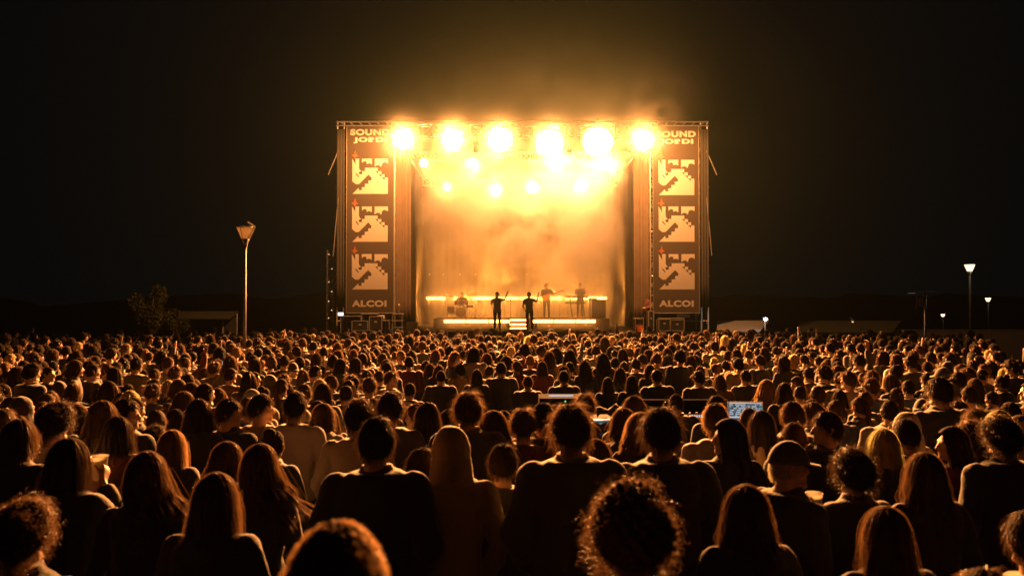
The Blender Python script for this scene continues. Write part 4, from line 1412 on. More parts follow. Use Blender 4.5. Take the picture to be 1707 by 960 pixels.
street_lamp(408, 377.5, 23.0, .50, 0, 'unlit street lamp with a bent bracket, rising from the crowd beyond the drum side')
street_lamp(1617, 440, 36.0, .46, 70, 'tall lit street lamp, largest of the three shining beyond the solar sign')
street_lamp(1647, 496, 66.0, .46, 40, 'lit street lamp farther down the road, lower than the largest one')
street_lamp(1571.5, 523, 88.0, .46, 40, 'lit street lamp, lowest and smallest of the three, close to the solar sign post')

d = 30.0
x = tx(1542, d); g = float(ground_z(x, d))
sp = empty('solar_sign', (x, d, g), 0, 'grey post with a flat solar panel on top and a small board below it', 'sign post')
zt = tz(488, d) - g
mb = MB(); mb.tube((0, 0, 0), (0, 0, zt), .045, seg=12); mb.obj('post', M['alu'], sp, None, True)
mb = MB(); mb.box((-.08, 0, zt + .02), (.86, .55, .035), rot=roty(R(-5))); mb.obj('solar_panel', M['alu'], sp)
mb = MB(); mb.box((-.20, -.05, zt - .37), (.30, .05, .50), rot=roty(R(6))); mb.obj('board', M['concrete'], sp)
mb = MB()
for k in range(5): mb.box((-.20, -.082, zt - .22 - .07 * k), (.2 - .03 * (k % 2), .006, .02), rot=roty(R(6)))
mb.obj('lettering_lines', M['pale'], sp)
mb = MB(); mb.box((.0, 0, zt - .1), (.2, .04, .04)); mb.box((0, 0, zt - .55), (.2, .04, .04)); mb.obj('clamp', M['galv'], sp)


def kiosk(pxa, pxb, pyt, d, label, roof, hgt=.35):
    xa, xb, zt = tx(pxa, d), tx(pxb, d), tz(pyt, d)
    g = float(ground_z((xa + xb) / 2, d))
    t = empty('kiosk', ((xa + xb) / 2, d, g), 0, label, 'kiosk', 'kiosks at the edge of the field')
    w = xb - xa; h = zt - g; dp = 2.2
    cxk = (xa + xb) / 2; kn, kf = (d - dp / 2 - .5) / d, (d + dp / 2) / d
    nl, nr_, fl, fr_ = xa * kn - cxk, (xb - .45) * kn - cxk, xa * kf - cxk, xb * kf - cxk
    v = [(nl, -dp / 2 - .5, h - hgt), (nr_, -dp / 2 - .5, h - hgt), (fr_, dp / 2, h), (fl, dp / 2, h), (nl, -dp / 2 - .5, h - hgt - .06), (nr_, -dp / 2 - .5, h - hgt - .06), (fr_, dp / 2, h - .06), (fl, dp / 2, h - .06)]
    mb = MB(); mb.add(v, [(0, 1, 2, 3), (7, 6, 5, 4), (0, 4, 5, 1), (1, 5, 6, 2), (2, 6, 7, 3), (3, 7, 4, 0)]); mb.obj('awning', M[roof], t)
    for sx in (-1, 1):
        for sy in (-1, 1):
            top_ = h - .07 - (hgt * .72 if sy < 0 else .03)
            mb = MB(); mb.tube((sx * (w / 2 - .42), sy * (dp / 2 - .1), 0), (sx * (w / 2 - .42), sy * (dp / 2 - .1), top_), .035, seg=8); mb.obj('post', M['galv'], t)
    mb = MB(); mb.box((0, -dp / 2 + .15, .52), (w - 1.0, .5, 1.04)); mb.obj('counter', M['wood'], t)
    mb = MB(); mb.box((0, dp / 2 - .15, (h - .3) / 2), (w - .9, .06, h - .3)); mb.obj('back_wall', M['canvas_dark'], t)
    return t


kiosk(1195, 1282, 535, 36, 'kiosk under a pale grey sloping awning beside the keyboard-side wing', 'canvas', .42)
kiosk(1330, 1502, 535, 42, 'long dim kiosk with a dark greenish awning beyond the pale awning', 'canvas_dark', .5)
kiosk(298, 398, 519, 40, 'dim flat-roofed kiosk in the dark beside the unlit street lamp', 'canvas_dark', .3)
# bright work lamp on the corner of the pale awning
wp_ = wp(1276, 532, 34.4)
wk = empty('work_lamp', wp_, 0, 'small bright white work lamp on the corner of the pale awning', 'work lamp')
mb = MB(); mb.box((0, .05, 0), (.2, .08, .16)); mb.obj('housing', M['black_metal'], wk)
mb = MB(); mb.ellipsoid((0, -.01, 0), (.075, .03, .06), 12, 8); mb.obj('lens', M['white_lamp'], wk, None, True)
mb = MB(); mb.tube((0, .07, -.08), (0, .12, -(wp_.z - float(ground_z(wp_.x, wp_.y)))), .025, seg=6); mb.obj('stand', M['galv'], wk)
L = bpy.data.lights.new('work_light', 'POINT'); L.energy = 22; L.color = (.85, .9, 1); L.shadow_soft_size = .06
o = bpy.data.objects.new('work_light', L); COL.objects.link(o); o.parent = wk; o.location = (-.12, -.2, .05)
wk2 = empty('bulkhead_lamp', wp(1421, 536, 40.6), 0, 'faint lamp on the front edge of the long dim kiosk', 'lamp')
mb = MB(); mb.lathe([(.03, 0), (.09, .06), (.10, .12)], 12); mb.obj('shade', M['canvas'], wk2)
mb = MB(); mb.ellipsoid((0, 0, -.01), (.05, .05, .03), 10, 6); mb.obj('bulb', M['led_dim'], wk2)
mb = MB(); mb.tube((0, 0, .12), (0, .3, .20), .012, seg=5); mb.obj('bracket', M['galv'], wk2)

# low wall along the road
wa = empty('boundary_wall', (tx(1650, 44), 44, float(ground_z(tx(1650, 44), 44))), 0, 'low pale boundary wall along the road under the lit street lamps', 'wall')
L_ = 9.5; gz0 = tz(551, 44) - wa.location.z
for k in range(8):
    mb = MB(); mb.box((-L_ / 2 + (k + .5) * L_ / 8, 0, gz0 / 2), (L_ / 8 - .012, .2, gz0)); mb.obj('panel', M['concrete'], wa)
    mb = MB(); mb.box((-L_ / 2 + (k + .5) * L_ / 8, 0, gz0 + .03), (L_ / 8 - .006, .28, .06)); mb.obj('coping', M['concrete'], wa)


def leaf_cloud(n, rad, c, rng, size=.09):
    u = rng.normal(size=(n, 3)); u /= np.linalg.norm(u, axis=1, keepdims=True)
    cl = rng.normal(size=(14, 3)); cl /= np.linalg.norm(cl, axis=1, keepdims=True)
    ctr = cl * rng.uniform(.25, .85, (14, 1)) * rad + c
    k = rng.integers(0, 14, n)
    p = ctr[k] + u * (rng.uniform(0, 1, (n, 1)) ** .5) * np.array(rad) * .42
    a = rng.normal(size=(n, 3)); a /= np.linalg.norm(a, axis=1, keepdims=True)
    b = np.cross(a, rng.normal(size=(n, 3))); b /= np.linalg.norm(b, axis=1, keepdims=True)
    V = np.stack([p - a * size, p + b * size * .5, p + a * size, p - b * size * .5], 1).reshape(-1, 3)
    F = (np.arange(n)[:, None] * 4 + np.arange(4)).tolist()
    return V, F


def tree(px, pyt, d, w, label, seed):
    x = tx(px, d); g = float(ground_z(x, d)); h = tz(pyt, d) - g
    t = empty('tree', (x, d, g), 0, label, 'tree')
    mb = MB(); mb.tube((0, 0, 0), (.05, 0, h * .5), .13, .08, 10)
    r = np.random.default_rng(seed)
    for k in range(7):
        a = k * .9; z0 = h * (.32 + .04 * k)
        mb.tube((.03, 0, z0), (math.cos(a) * w * .35, math.sin(a) * w * .35, z0 + h * .25), .045, .015, 6)
    mb.obj('trunk', M['bark'], t, None, True)
    V, F = leaf_cloud(4200, np.array([w * .5, w * .5, h * .36]), np.array([0, 0, h * .62]), r)
    mb = MB(); mb.add(V, F); mb.obj('crown', M['leaf'], t)


tree(250, 474, 41, 1.9, 'small tree with a faintly lit crown in the dark beyond the drum side', 4)
tree(275, 500, 43, 2.2, 'low bushy tree in the dark beside the dim flat-roofed kiosk', 5)

# dark hills round the town
hx = np.linspace(-285, 285, 70)
r_ = np.random.default_rng(6)
rows = []
for yb, f in ((150, 0.0), (185, .45), (230, .8), (280, 1.0)):
    prof_ = 6 + 2.5 * np.sin(hx * .021 + 1.2) + 1.5 * np.sin(hx * .053 + .4) + 1.6 * np.sin(hx * .17) + r_.normal(0, .5, 70)
    rows.append(np.stack([hx, np.full(70, yb) - .0006 * hx * hx * (1 - f), np.clip(prof_ * f, 0, 17) - 3.0 * (1 - f) - .5], 1))
mb = MB(); mb.add(np.concatenate(rows), [(j * 70 + i, j * 70 + i + 1, (j + 1) * 70 + i + 1, (j + 1) * 70 + i) for j in range(3) for i in range(69)])
tag(mb.obj('hills', M['ground'], smooth_shade=True), kind='structure')

# ------------------------------------------------------------------ mixing desk in the crowd
FD = 10.5
fz = lambda py, d=FD: tz(py, d)
fx = lambda px, d=FD: tx(px, d)


def laptop(px0, px1, py0, py1, d, rot, label, rich):
    w = fx(px1, d) - fx(px0, d); h = fz(py0, d) - fz(py1, d)
    t = empty('laptop', ((fx(px0, d) + fx(px1, d)) / 2, d, fz(py1, d)), R(rot), label, 'laptop', 'laptops at the mixing desk')
    mb = MB(); mb.box((0, 0, h / 2), (w, .012, h)); mb.obj('lid', M['alu'], t)
    mb = MB(); mb.box((0, -.014, h / 2), (w - .02, .006, h - .02)); mb.obj('display', M['screen_grey'], t)
    mb = MB(); mb.box((0, -.15, -.012), (w, .28, .018)); mb.obj('keyboard_deck', M['alu'], t)
    e = MB(); r = random.Random(3)
    e.box((0, -.019, h * .93), (w * .92, .003, h * .05), 0)
    if rich:
        for row in range(7):
            x = -w * .45
            while x < w * .42:
                ww = r.uniform(.02, .09) * w
                if r.random() < .72:
                    m = 0 if r.random() < .6 else r.choice((1, 2, 3, 4, 4))
                    if x < w * .1 and m in (1, 2, 3): m = 0
                    e.box((x + ww / 2, -.019, h * (.84 - .105 * row)), (ww * .85, .003, h * .055), m)
                x += ww
        e.box((0, -.021, h * .13), (w * .9, .003, h * .08), 0)
    else:
        for row in range(4): e.box((-.02 * row, -.019, h * (.78 - .16 * row)), (w * (.8 - .1 * row), .003, h * .06), 0 if row % 2 else 4)
    e.obj('screen_windows', [M['screen'], M['screen_blue'], M['screen_teal'], M['screen_pink'], M['screen_dark']], t)
    return t


laptop(1212, 1270, 669, 698, FD, -4, 'open laptop with bright blue-white editing windows at the mixing desk', True)
laptop(988, 1030, 698, 716, 8.4, 12, 'open laptop with a plain pale screen, behind the tousle-haired person', False)
dk_ = empty('mixing_desk', (fx(1150), FD, 0), 0, 'dark mixing desk with a row of white fader lights between the operators', 'mixing desk')
dzt = fz(704)
mb = MB(); mb.box((.05, .35, dzt / 2 - .03), (2.2, .9, dzt - .06)); mb.obj('case', M['dead_black'], dk_)
mb = MB(); mb.box((0, .30, dzt + .05), (1.35, .75, .06), rot=rotx(R(9))); mb.obj('control_surface', M['dead_black'], dk_)
for k in range(9):
    mb = MB(); mb.box((-.01 + .032 * k + fx(1153) - fx(1150), .09, dzt + .075), (.018, .02, .03)); mb.obj('fader_light', M['screen'], dk_)
mb = MB(); mb.box((0, .70, dzt + .17), (1.35, .05, .10)); mb.obj('meter_bridge', M['dead_black'], dk_)
for k in range(12):
    mb = MB(); mb.tube((-.5 + .09 * k, .22, dzt + .08), (-.5 + .09 * k, .22, dzt + .105), .012, seg=8); mb.obj('knob', M['pale'], dk_)
sc = empty('rack_console', (fx(935, 11.2), 11.2, 0), 0, 'dark equipment rack with a thin white edge and a green pilot light', 'equipment rack')
zt = fz(659, 11.2)
mb = MB(); mb.box((0, .3, zt / 2 - .02), (.6, .55, zt - .04)); mb.obj('body', M['dead_black'], sc)
mb = MB(); mb.box((0, .02, zt - .0), (.34, .03, .022)); mb.obj('edge_light', M['screen'], sc)  # glowing strip stands in for the bright edge of a laptop lid
mb = MB(); mb.ellipsoid((.06, .01, zt - .08), (.012, .012, .012), 8, 6); mb.obj('pilot_light', emat('pilot_green', (.1, 1, .2), 1.0), sc)
pc = empty('crumpled_cover', (fx(1022, 10.9), 10.9, fz(679, 10.9) - .12), 0, 'crumpled pale plastic cover lying over gear beside the pale laptop', 'cover')
g_ = MB(); r_ = np.random.default_rng(8)
xs_, ys_ = np.linspace(-.24, .24, 16), np.linspace(-.15, .15, 10)
vv = np.array([[(x, y, .10 - .5 * x * x + .035 * math.sin(x * 23 + y * 9) + .03 * math.sin(y * 31 - x * 12) + r_.normal() * .008) for x in xs_] for y in ys_]).reshape(-1, 3)
n = len(vv); ff = []
for j in range(9):
    for i in range(15):
        q = (j * 16 + i, j * 16 + i + 1, (j + 1) * 16 + i + 1, (j + 1) * 16 + i); ff += [q, tuple(n + c for c in q[::-1])]
g_.add(np.vstack([vv, vv - [0, 0, .008]]), ff); g_.obj('sheet', M['canvas'], pc, None, True)
rc_ = empty('flight_case', (fx(1022, 10.9), 11.0, 0), 0, 'dark flight case under the crumpled pale cover', 'road case')
mb = MB(); mb.box((0, 0, fz(680, 10.9) / 2 - .06), (.7, .5, fz(680, 10.9) - .14)); mb.obj('body', M['case'], rc_)
mb = MB()
for sx in (-1, 1): mb.box((sx * .35, -.25, fz(680, 10.9) / 2 - .06), (.035, .035, fz(680, 10.9) - .12))
mb.obj('edging', M['case_edge'], rc_)

# ------------------------------------------------------------------ the crowd, people one can tell apart
STX, STY = SX, 40.0
PLACED = []        # x, y, head px x, head-top py, ppm


def put(px, pyt, ppm, style, hcol, pose, kind, gcol, label, hatk=None, hatcol=None, dyaw=0, hscale=1.0, hi=2, toph=1.75):
    """stand a person on the ground so that head top and size fall where the photograph has them"""
    dd = FPX / ppm
    extra = {'curly_big': .045, 'curly': .025, 'tousled': .02, 'long_curly': .03, 'hood': .035}.get(hatk or style, .015)
    for _ in range(3):
        zt = CAM_Z + (HOR - pyt) / FPX * dd
        H = zt - float(ground_z(tx(px, dd), dd)) - extra
        sc_ = min(max(H / toph, .86), 1.13)
        # if height is clamped, slide in depth to keep the head top on its row
        if abs(sc_ - H / toph) > 1e-3:
            for _k in range(30):
                zt = CAM_Z + (HOR - pyt) / FPX * dd
                H = zt - float(ground_z(tx(px, dd), dd)) - extra
                if H / toph > 1.13: dd *= 1.01
                elif H / toph < .86: dd *= .99
            sc_ = min(max(H / toph, .86), 1.13)
    x = tx(px, dd); y = dd
    rz = -math.atan2(STX - x, STY - y) + R(dyaw)
    o = person((x, y, float(ground_z(x, y))), rz, sc_, pose, style, hcol, kind, gcol, label, hi, hatk, hatcol, hscale=hscale, lean=0)
    PLACED.append((x, y, px, pyt, FPX / dd))
    return o


PEOPLE = [
    # front
    (556, 865, 930, 'crop', 'light', 'm', 'tshirt', 'charcoal', 'person with cropped fair hair, only the top of the head showing, closest to the camera'),
    (1053, 812, 550, 'curly_big', 'brown', 'm', 'sweatshirt', 'black', 'person with a big round mop of curly hair, cut off by the bottom edge'),
    (36, 838, 460, 'curly', 'brown', 'm', 'jacket', 'black', 'person with thick wavy hair at the bottom corner on the drummer side'),
    (358, 786, 400, 'long_straight', 'brown', 'f', 'jacket', 'black', 'person with long straight hair and a lit shoulder, low beside the cropped fair head'),
    (1245, 808, 400, 'long_wavy', 'brown', 'f', 'jacket', 'black', 'person with long wavy hair spreading over both shoulders, below the person in the cap'),
    (1478, 842, 430, 'long_straight', 'brown', 'f', 'jacket', 'black', 'person with long straight hair rimmed on one side, at the bottom edge'),
    (1648, 948, 620, 'short', 'brown', 'm', 'jacket', 'black', 'person of whom only a short-haired crown shows at the bottom corner, keyboard side'),
    (1718, 850, 380, 'short', 'dark', 'mf', 'sweatshirt', 'tan', 'person cut off by the picture edge with one bent arm showing, beyond the keyboard side'),
    (112, 729, 340, 'long_straight', 'dark', 'f_cup', 'jacket', 'black', 'person with long dark hair holding a pale cup out in front'),
    (243, 752, 350, 'wind_wavy', 'brown', 'f', 'sweatshirt', 'black', 'person with long wavy hair blown over one shoulder, next to the pale cup holder'),
    (432, 739, 320, 'wind_wavy', 'brown', 'f', 'sweatshirt', 'black', 'person with long wavy hair blowing sideways, right behind the straight-haired lit shoulder'),
    (627, 694, 335, 'short', 'dark', 'mp', 'jacket', 'black', 'broad short-haired person in a dark jacket standing beside the hooded person'),
    (751, 706, 318, None, None, 'mp', 'sweatshirt', 'tan', 'person with the hood of a hooded sweatshirt pulled up over the head'),
    (952, 674, 325, 'tousled', 'brown', 'mp', 'jacket', 'olive', 'tall broad person with tousled hair and a plain jacket, beside the hooded person'),
    (1103, 680, 318, 'tousled', 'dark', 'mp', 'jacket', 'black', 'broad person in a dark jacket right behind the big curly mop'),
    (838, 738, 235, 'short', 'dark', 'm', 'sweatshirt', 'black', 'shorter person with neat short hair between the hood and the tall tousled person'),
    (993, 731, 250, 'bob', 'brown', 'f', 'jacket', 'black', 'person with a rounded bob, half hidden by the tall tousled person'),
    (1308, 738, 330, 'crop', 'grey', 'm_cup', 'jacket', 'black', 'person in a peaked cap in profile, holding a plastic cup of beer'),
    (1424, 750, 325, 'curly', 'dark', 'ff', 'jacket', 'black', 'person with short thick curls right beside the person in the peaked cap'),
    (1543, 754, 330, 'long_wavy', 'brown', 'f', 'jacket', 'black', 'person with long wavy hair standing in front of the straight blond hair'),
    (1474, 713, 265, 'long_straight', 'blond', 'f', 'jacket', 'black', 'person with long straight blond hair glowing at the crown'),
    (1512, 697, 235, 'short', 'dark', 'm', 'jacket', 'charcoal', 'short-haired person in front of the pale headscarf'),
    (1510, 684, 215, 'bob', 'dark', 'f', 'jacket', 'pale', 'person wearing a pale wide hood seen above a dark round head'),
    (1588, 711, 255, 'long_wavy', 'dark', 'fl', 'sweatshirt', 'maroon', 'person with long dark hair in profile, face turned to the drummer side, beside the blond'),
    (1670, 696, 275, 'curly', 'dark', 'mp', 'jacket', 'black', 'broad person with short curls near the picture edge on the keyboard side'),
    (1622, 703, 240, 'curly', 'brown', 'f', 'jacket', 'brown', 'person with curly hair between the profile with long hair and the broad curly person'),
    (1216, 698, 262, 'long_wavy', 'dark', 'fl', 'jacket', 'black', 'person with long dark hair, face in profile, in front of the bright laptop'),
    (1193, 671, 232, 'short', 'light', 'mf', 'sweatshirt', 'pale', 'short-haired person in a pale top directly beside the bright laptop'),
    (1270, 683, 215, 'long_straight', 'dark', 'f', 'sweatshirt', 'tan', 'person with straight dark hair covering the edge of the bright laptop'),
    (1324, 703, 230, 'short', 'brown', 'm', 'sweatshirt', 'charcoal', 'person with a round short-haired head just above the peaked cap'),
    (1322, 668, 205, 'short', 'brown', 'm', 'jacket', 'navy', 'person with short rounded hair two heads above the peaked cap'),
    (1380, 685, 240, 'short', 'dark', 'ml_cup', 'jacket', 'black', 'dark-haired person with the face in profile, turned to the laptop side, holding a cup'),
    (780, 654, 230, 'tousled', 'brown', 'mp', 'jacket', 'charcoal', 'broad short-haired person directly beyond the hooded person'),
    (597, 669, 222, 'curly', 'dark', 'mp', 'sweatshirt', 'tan', 'person with short curls and a light top, just beyond the broad dark jacket'),
    (491, 653, 188, 'short', 'dark', 'mp', 'sweatshirt', 'pale', 'person with short hair in a pale shirt with clear sloping shoulders'),
    (455, 715, 232, 'bun', 'brown', 'f', 'jacket', 'denim', 'person with hair tied up, above the sideways-blowing hair'),
    (377, 735, 265, 'bob', 'brown', 'f', 'jacket', 'black', 'person with a short bob, half hidden by the sideways-blowing hair'),
    (286, 715, 255, 'long_straight', 'light', 'f', 'jacket', 'charcoal', 'person with straight fair hair to the collar beyond the blown-out wavy hair'),
    (30, 698, 285, 'bob', 'brown', 'f', 'jacket', 'black', 'person with chin-length hair at the picture edge above the thick wavy hair'),
    (195, 694, 240, 'long_wavy', 'dark', 'f', 'jacket', 'maroon', 'person with long wavy dark hair, beyond the two at the pale cup'),
    (822, 683, 225, 'long_curly', 'brown', 'f', 'jacket', 'black', 'person with long curly hair lit down one side, above the shorter neat-haired person'),
    (872, 681, 220, 'tousled', 'brown', 'm', 'sweatshirt', 'maroon', 'person with ruffled short hair and a maroon top beside the tall tousled person'),
    (905, 670, 215, 'short', 'dark', 'm', 'jacket', 'black', 'short-haired person peeping out beside the tall tousled person'),
    (712, 670, 205, 'long_straight', 'dark', 'f', 'jacket', 'charcoal', 'person with straight dark hair between the two broad jackets beyond the hood'),
    (650, 653, 208, 'tousled', 'dark', 'mp', 'sweatshirt', 'charcoal', 'person with ruffled dark hair standing just above the broad dark jacket'),
    (1040, 680, 215, 'bob', 'brown', 'f', 'jacket', 'black', 'person with a smooth bob beside the plain pale laptop'),
    (1068, 686, 235, 'long_curly', 'light', 'f', 'jacket', 'charcoal', 'person with loose curls half hidden by the broad person near the curly mop'),
    (975, 656, 158, 'tousled', 'brown', 'mf', 'jacket', 'black', 'spiky-haired operator behind the tall tousled person, bent over the equipment'),
    (1127, 655, 140, 'crop', 'dark', 'mp', 'jacket', 'black', 'close-cropped operator standing at the mixing desk'),
    (1195, 658, 160, 'short', 'dark', 'm', 'sweatshirt', 'navy', 'person whose dark crown shows right beyond the pale top at the laptop'),
    (1568, 628, 178, 'short', 'dark', 'mp', 'jacket', 'black', 'tall dark figure with broad shoulders standing above the crowd below the solar sign'),
    (702, 745, 245, 'short', 'dark', 'm', 'jacket', 'black', 'person with a round dark head squeezed between the dark jacket and the hood'),
    (538, 672, 180, 'bob', 'brown', 'f', 'sweatshirt', 'grey', 'person with a rounded bob beside the pale shirt with sloping shoulders'),
    (434, 657, 185, 'short', 'dark', 'mr', 'sweatshirt', 'tan', 'short-haired person in a pale top, face turned in profile to the stage lamps'),
    (330, 664, 200, 'long_straight', 'dark', 'f', 'jacket', 'black', 'person with smooth dark hair, lit along one edge, below the unlit lamp post'),
    (380, 664, 195, 'short', 'dark', 'mr', 'jacket', 'black', 'dark-haired person in profile beside the smooth dark hair, below the unlit lamp post'),
    (208, 664, 205, 'short', 'dark', 'mr', 'jacket', 'black', 'short-haired person in sharp profile near the drummer-side edge'),
    (170, 668, 215, 'long_wavy', 'brown', 'f', 'jacket', 'olive', 'person with wavy brown hair beside the sharp profile'),
    (735, 616, 100, 'crop', 'dark', 'mp', 'jacket', 'black', 'person with a shaved head and a dark jacket in the open strip below the drummer'),
    (835, 603, 96, 'short', 'dark', 'mp', 'jacket', 'black', 'tall person in a dark jacket standing out in the open strip below the first singer'),
    (795, 615, 98, 'long_straight', 'dark', 'f', 'jacket', 'black', 'long-haired person between the shaved head and the tall dark jacket'),
    (880, 626, 100, 'short', 'brown', 'm', 'jacket', 'charcoal', 'person with short brown hair beside the tall dark jacket in the open strip'),
    (940, 617, 100, 'short', 'dark', 'mp', 'jacket', 'charcoal', 'broad short-haired person in the open strip below the guitarist'),
    (1095, 615, 104, 'short', 'dark', 'mp', 'jacket', 'black', 'broad short-haired person in a black jacket beyond the mixing desk, nearest the singers'),
    (1165, 617, 104, 'tousled', 'dark', 'mp', 'jacket', 'charcoal', 'broad ruffle-haired person beyond the mixing desk, with back to the laptop'),
    (1053, 625, 104, 'long_straight', 'dark', 'f', 'jacket', 'black', 'long-haired person beyond the crumpled pale cover'),
    (1243, 616, 100, 'short', 'dark', 'mp', 'jacket', 'navy', 'short-haired person with squared shoulders beyond the bright laptop'),
    (1200, 624, 102, 'bob', 'brown', 'f', 'jacket', 'brown', 'person with a bob between two broad backs beyond the bright laptop'),
    (1013, 628, 102, 'long_straight', 'dark', 'f', 'jacket', 'black', 'person with straight hair to the shoulders in the open strip behind the spiky operator'),
    (1278, 632, 122, 'long_curly', 'light', 'f', 'jacket', 'brown', 'person with loose light curls beyond the bright laptop'),
    (1308, 637, 128, 'long_straight', 'dark', 'f', 'jacket', 'black', 'person with smooth long dark hair beside the loose light curls'),
]
for r_ in PEOPLE:
    k = dict(zip(('px', 'pyt', 'ppm', 'style', 'hcol', 'pose', 'kind', 'gcol', 'label'), r_))
    lb = k['label']
    if 'hood of a' in lb: k.update(hatk='hood', hatcol='tan')
    if 'pale wide hood' in lb: k.update(hatk='hood', hatcol='pale', style=None)
    if 'peaked cap in profile' in lb: k.update(hatk='cap', hatcol='charcoal', dyaw=-62)
    if k['ppm'] < 130: k['hi'] = 1
    o = put(**k)
    if 'cap in profile' in lb: CAPMAN = o
    if 'pale cup out' in lb: CUPGIRL = o
    if 'holding a cup' in lb and 'profile' in lb: CUPMAN2 = o


def plastic_cup(pos, h, r, label, fill=0.0, tilt=0):
    t = empty('plastic_cup', pos, 0, label, 'cup', 'plastic cups held in the crowd')
    t.rotation_euler = (0, tilt, 0)
    mb = MB(); mb.lathe([(r * .72, 0), (r * .74, .004), (r, h), (r * 1.05, h + .003), (r * .96, h), (r * .70, .008)], 22, cap=True); mb.obj('wall', M['cup'], t, None, True)
    if fill:
        mb = MB(); mb.lathe([(r * .69, .010), (r * (.70 + .27 * fill), h * fill), (.001, h * fill)], 18); mb.obj('beer', M['beer'], t, None, True)
    return t


def hand_point(o, side=1, off=.085):
    """grip point in front of the hand of a person"""
    a = None
    for k, p in POSES.items():
        if BODY.get(k) is o.data: a = p['a'][1 if side > 0 else 0]
    w = Vector((a['wr'][0] * side, a['wr'][1], a['wr'][2])); h = Vector((a['hd'][0] * side, a['hd'][1], a['hd'][2])).normalized()
    n = Vector((a['hn'][0] * side, a['hn'][1], a['hn'][2])).normalized()
    p = w + h * off + n * .045
    m = Matrix.Translation(o.location) @ Matrix.Rotation(o.rotation_euler.z, 4, 'Z') @ Matrix.Scale(o.scale[0], 4)
    return m @ p


p = hand_point(CAPMAN); plastic_cup((p.x, p.y, p.z - .07), .135, .042, 'tall plastic cup of beer held by the person in the peaked cap', .8)
p = hand_point(CUPGIRL); plastic_cup((p.x, p.y, p.z - .06), .12, .042, 'pale plastic cup held out by the person with long dark hair')
p = hand_point(CUPMAN2, 1, .07); plastic_cup((p.x, p.y, p.z - .05), .12, .04, 'pale plastic cup held by the dark-haired person in profile', .6)

# ---- the rows between and beyond: individuals up to 300, each with a look of its own in its place
LAND = [(60, 'the dark edge'), (190, 'the small dim tree'), (320, 'the flat-roofed kiosk'), (406, 'the unlit lamp post'), (510, 'the slim mast'), (615, 'the drum-side banner'), (705, 'the drum-side curtain'),
        (770, 'the drum kit'), (828, 'the first singer'), (883, 'the second singer'), (967, 'the keyboards'), (1052, 'the keyboard-side curtain'), (1128, 'the keyboard-side banner'), (1236, 'the pale awning'),
        (1340, 'the dim kiosk'), (1460, 'the kiosk lamp'), (1541, 'the solar sign'), (1617, 'the largest lit lamp'), (1690, 'the unlit edge')]
BANDS = [(0, 7.6, 'near rows'), (7.6, 9.6, 'mixing-desk row'), (9.6, 11.6, 'past the mixing desk'), (11.6, 13.6, 'middle rows'), (13.6, 15.8, 'later rows'), (15.8, 40, 'farther rows')]
LOOK_H = [('short', 'dark', 'short dark hair', 0), ('short', 'brown', 'short brown hair', 0), ('tousled', 'brown', 'ruffled hair', 0), ('curly', 'dark', 'short curls', 0), ('crop', 'dark', 'a shaved head', 0),
          ('long_straight', 'dark', 'long dark hair', 1), ('long_straight', 'blond', 'long blond hair', 1), ('long_wavy', 'brown', 'long wavy hair', 1), ('bob', 'brown', 'a bob', 1), ('long_curly', 'brown', 'long curls', 1),
          ('ponytail', 'brown', 'a ponytail', 1), ('bun', 'dark', 'a top bun', 1), ('hood', None, 'a raised hood', 0), ('cap', 'dark', 'a cap', 0), ('beanie', 'dark', 'a beanie', 0)]
WT = [5, 4, 3, 2, 1.2, 4, .5, 2.5, 2.5, 1.2, 1.5, .7, .8, .8, .6]
LOOK_G = ['black', 'charcoal', 'grey', 'pale', 'white', 'navy', 'olive', 'brown', 'maroon', 'denim', 'tan']
GWT = [7, 5, 1.2, .6, .4, 3, 2, 2, 1.2, 1.5, .8]
KIND_WORD = {'jacket': 'jacket', 'sweatshirt': 'sweatshirt', 'tshirt': 'T-shirt', 'hoodie': 'hooded top'}


def in_crowd(x, y):
    if y > 31.2: return False
    px = 853.5 + x / y * FPX
    if px < -60 or px > 1760: return False
    if x > 6.8 + (y - 9.5) * .53: return False
    if y > 28.6 and abs(x - SX) > 11.5: return False
    if 8.2 < y < 14.6 and 690 < px < 1330:                        # the space round the mixing desk
        return False
    if abs(x - tx(408, 23)) < .3 and abs(y - 23) < .3: return False
    return True


def head_hidden_ok(px, pyt, ppm, y):
    """do not stand in front of the placed people"""
    for X, Y, hx, hy, hp in PLACED:
        if Y > y:
            if abs(hx - px) < .16 * ppm + .06 * hp and pyt < hy + .22 * hp: return False
            if abs(hx - px) < .24 * ppm and pyt + .25 * ppm < hy + .20 * hp: return False
        else:
            pass
    return True


rng = np.random.default_rng(21)
cand = []
yy = 5.4
while yy < 31.2:
    step = .41 + .06 * rng.random() + (.05 if yy < 12 else 0)
    half = yy * .72 + 1.0
    xx = -half + rng.random() * .5
    while xx < half:
        x = xx + rng.normal(0, .14); y = yy + rng.normal(0, .17)
        if in_crowd(x, y): cand.append((x, y))
        xx += .43 + .23 * rng.random() + (.12 if abs(x) > 12 else 0)
    yy += step
PTS = []
for x, y in sorted(cand, key=lambda q: q[1]):
    if any((x - a) ** 2 + (y - b) ** 2 < .20 for a, b, *_ in PLACED): continue
    if any((x - a) ** 2 + (y - b) ** 2 < .135 for a, b, *_ in PTS[-60:]): continue
    h = float(np.clip(rng.normal(1.71, .09), 1.50, 1.93))
    ppm = FPX / y; px = 853.5 + x * ppm
    pyt = HOR - (float(ground_z(x, y)) + h + .02 - CAM_Z) * ppm
    if y < 12 and not head_hidden_ok(px, pyt, ppm, y): continue
    PTS.append((x, y, px, pyt, h))
N_IND = 296 - len(PLACED) - 7
IND, MASS = PTS[:N_IND], PTS[N_IND:]

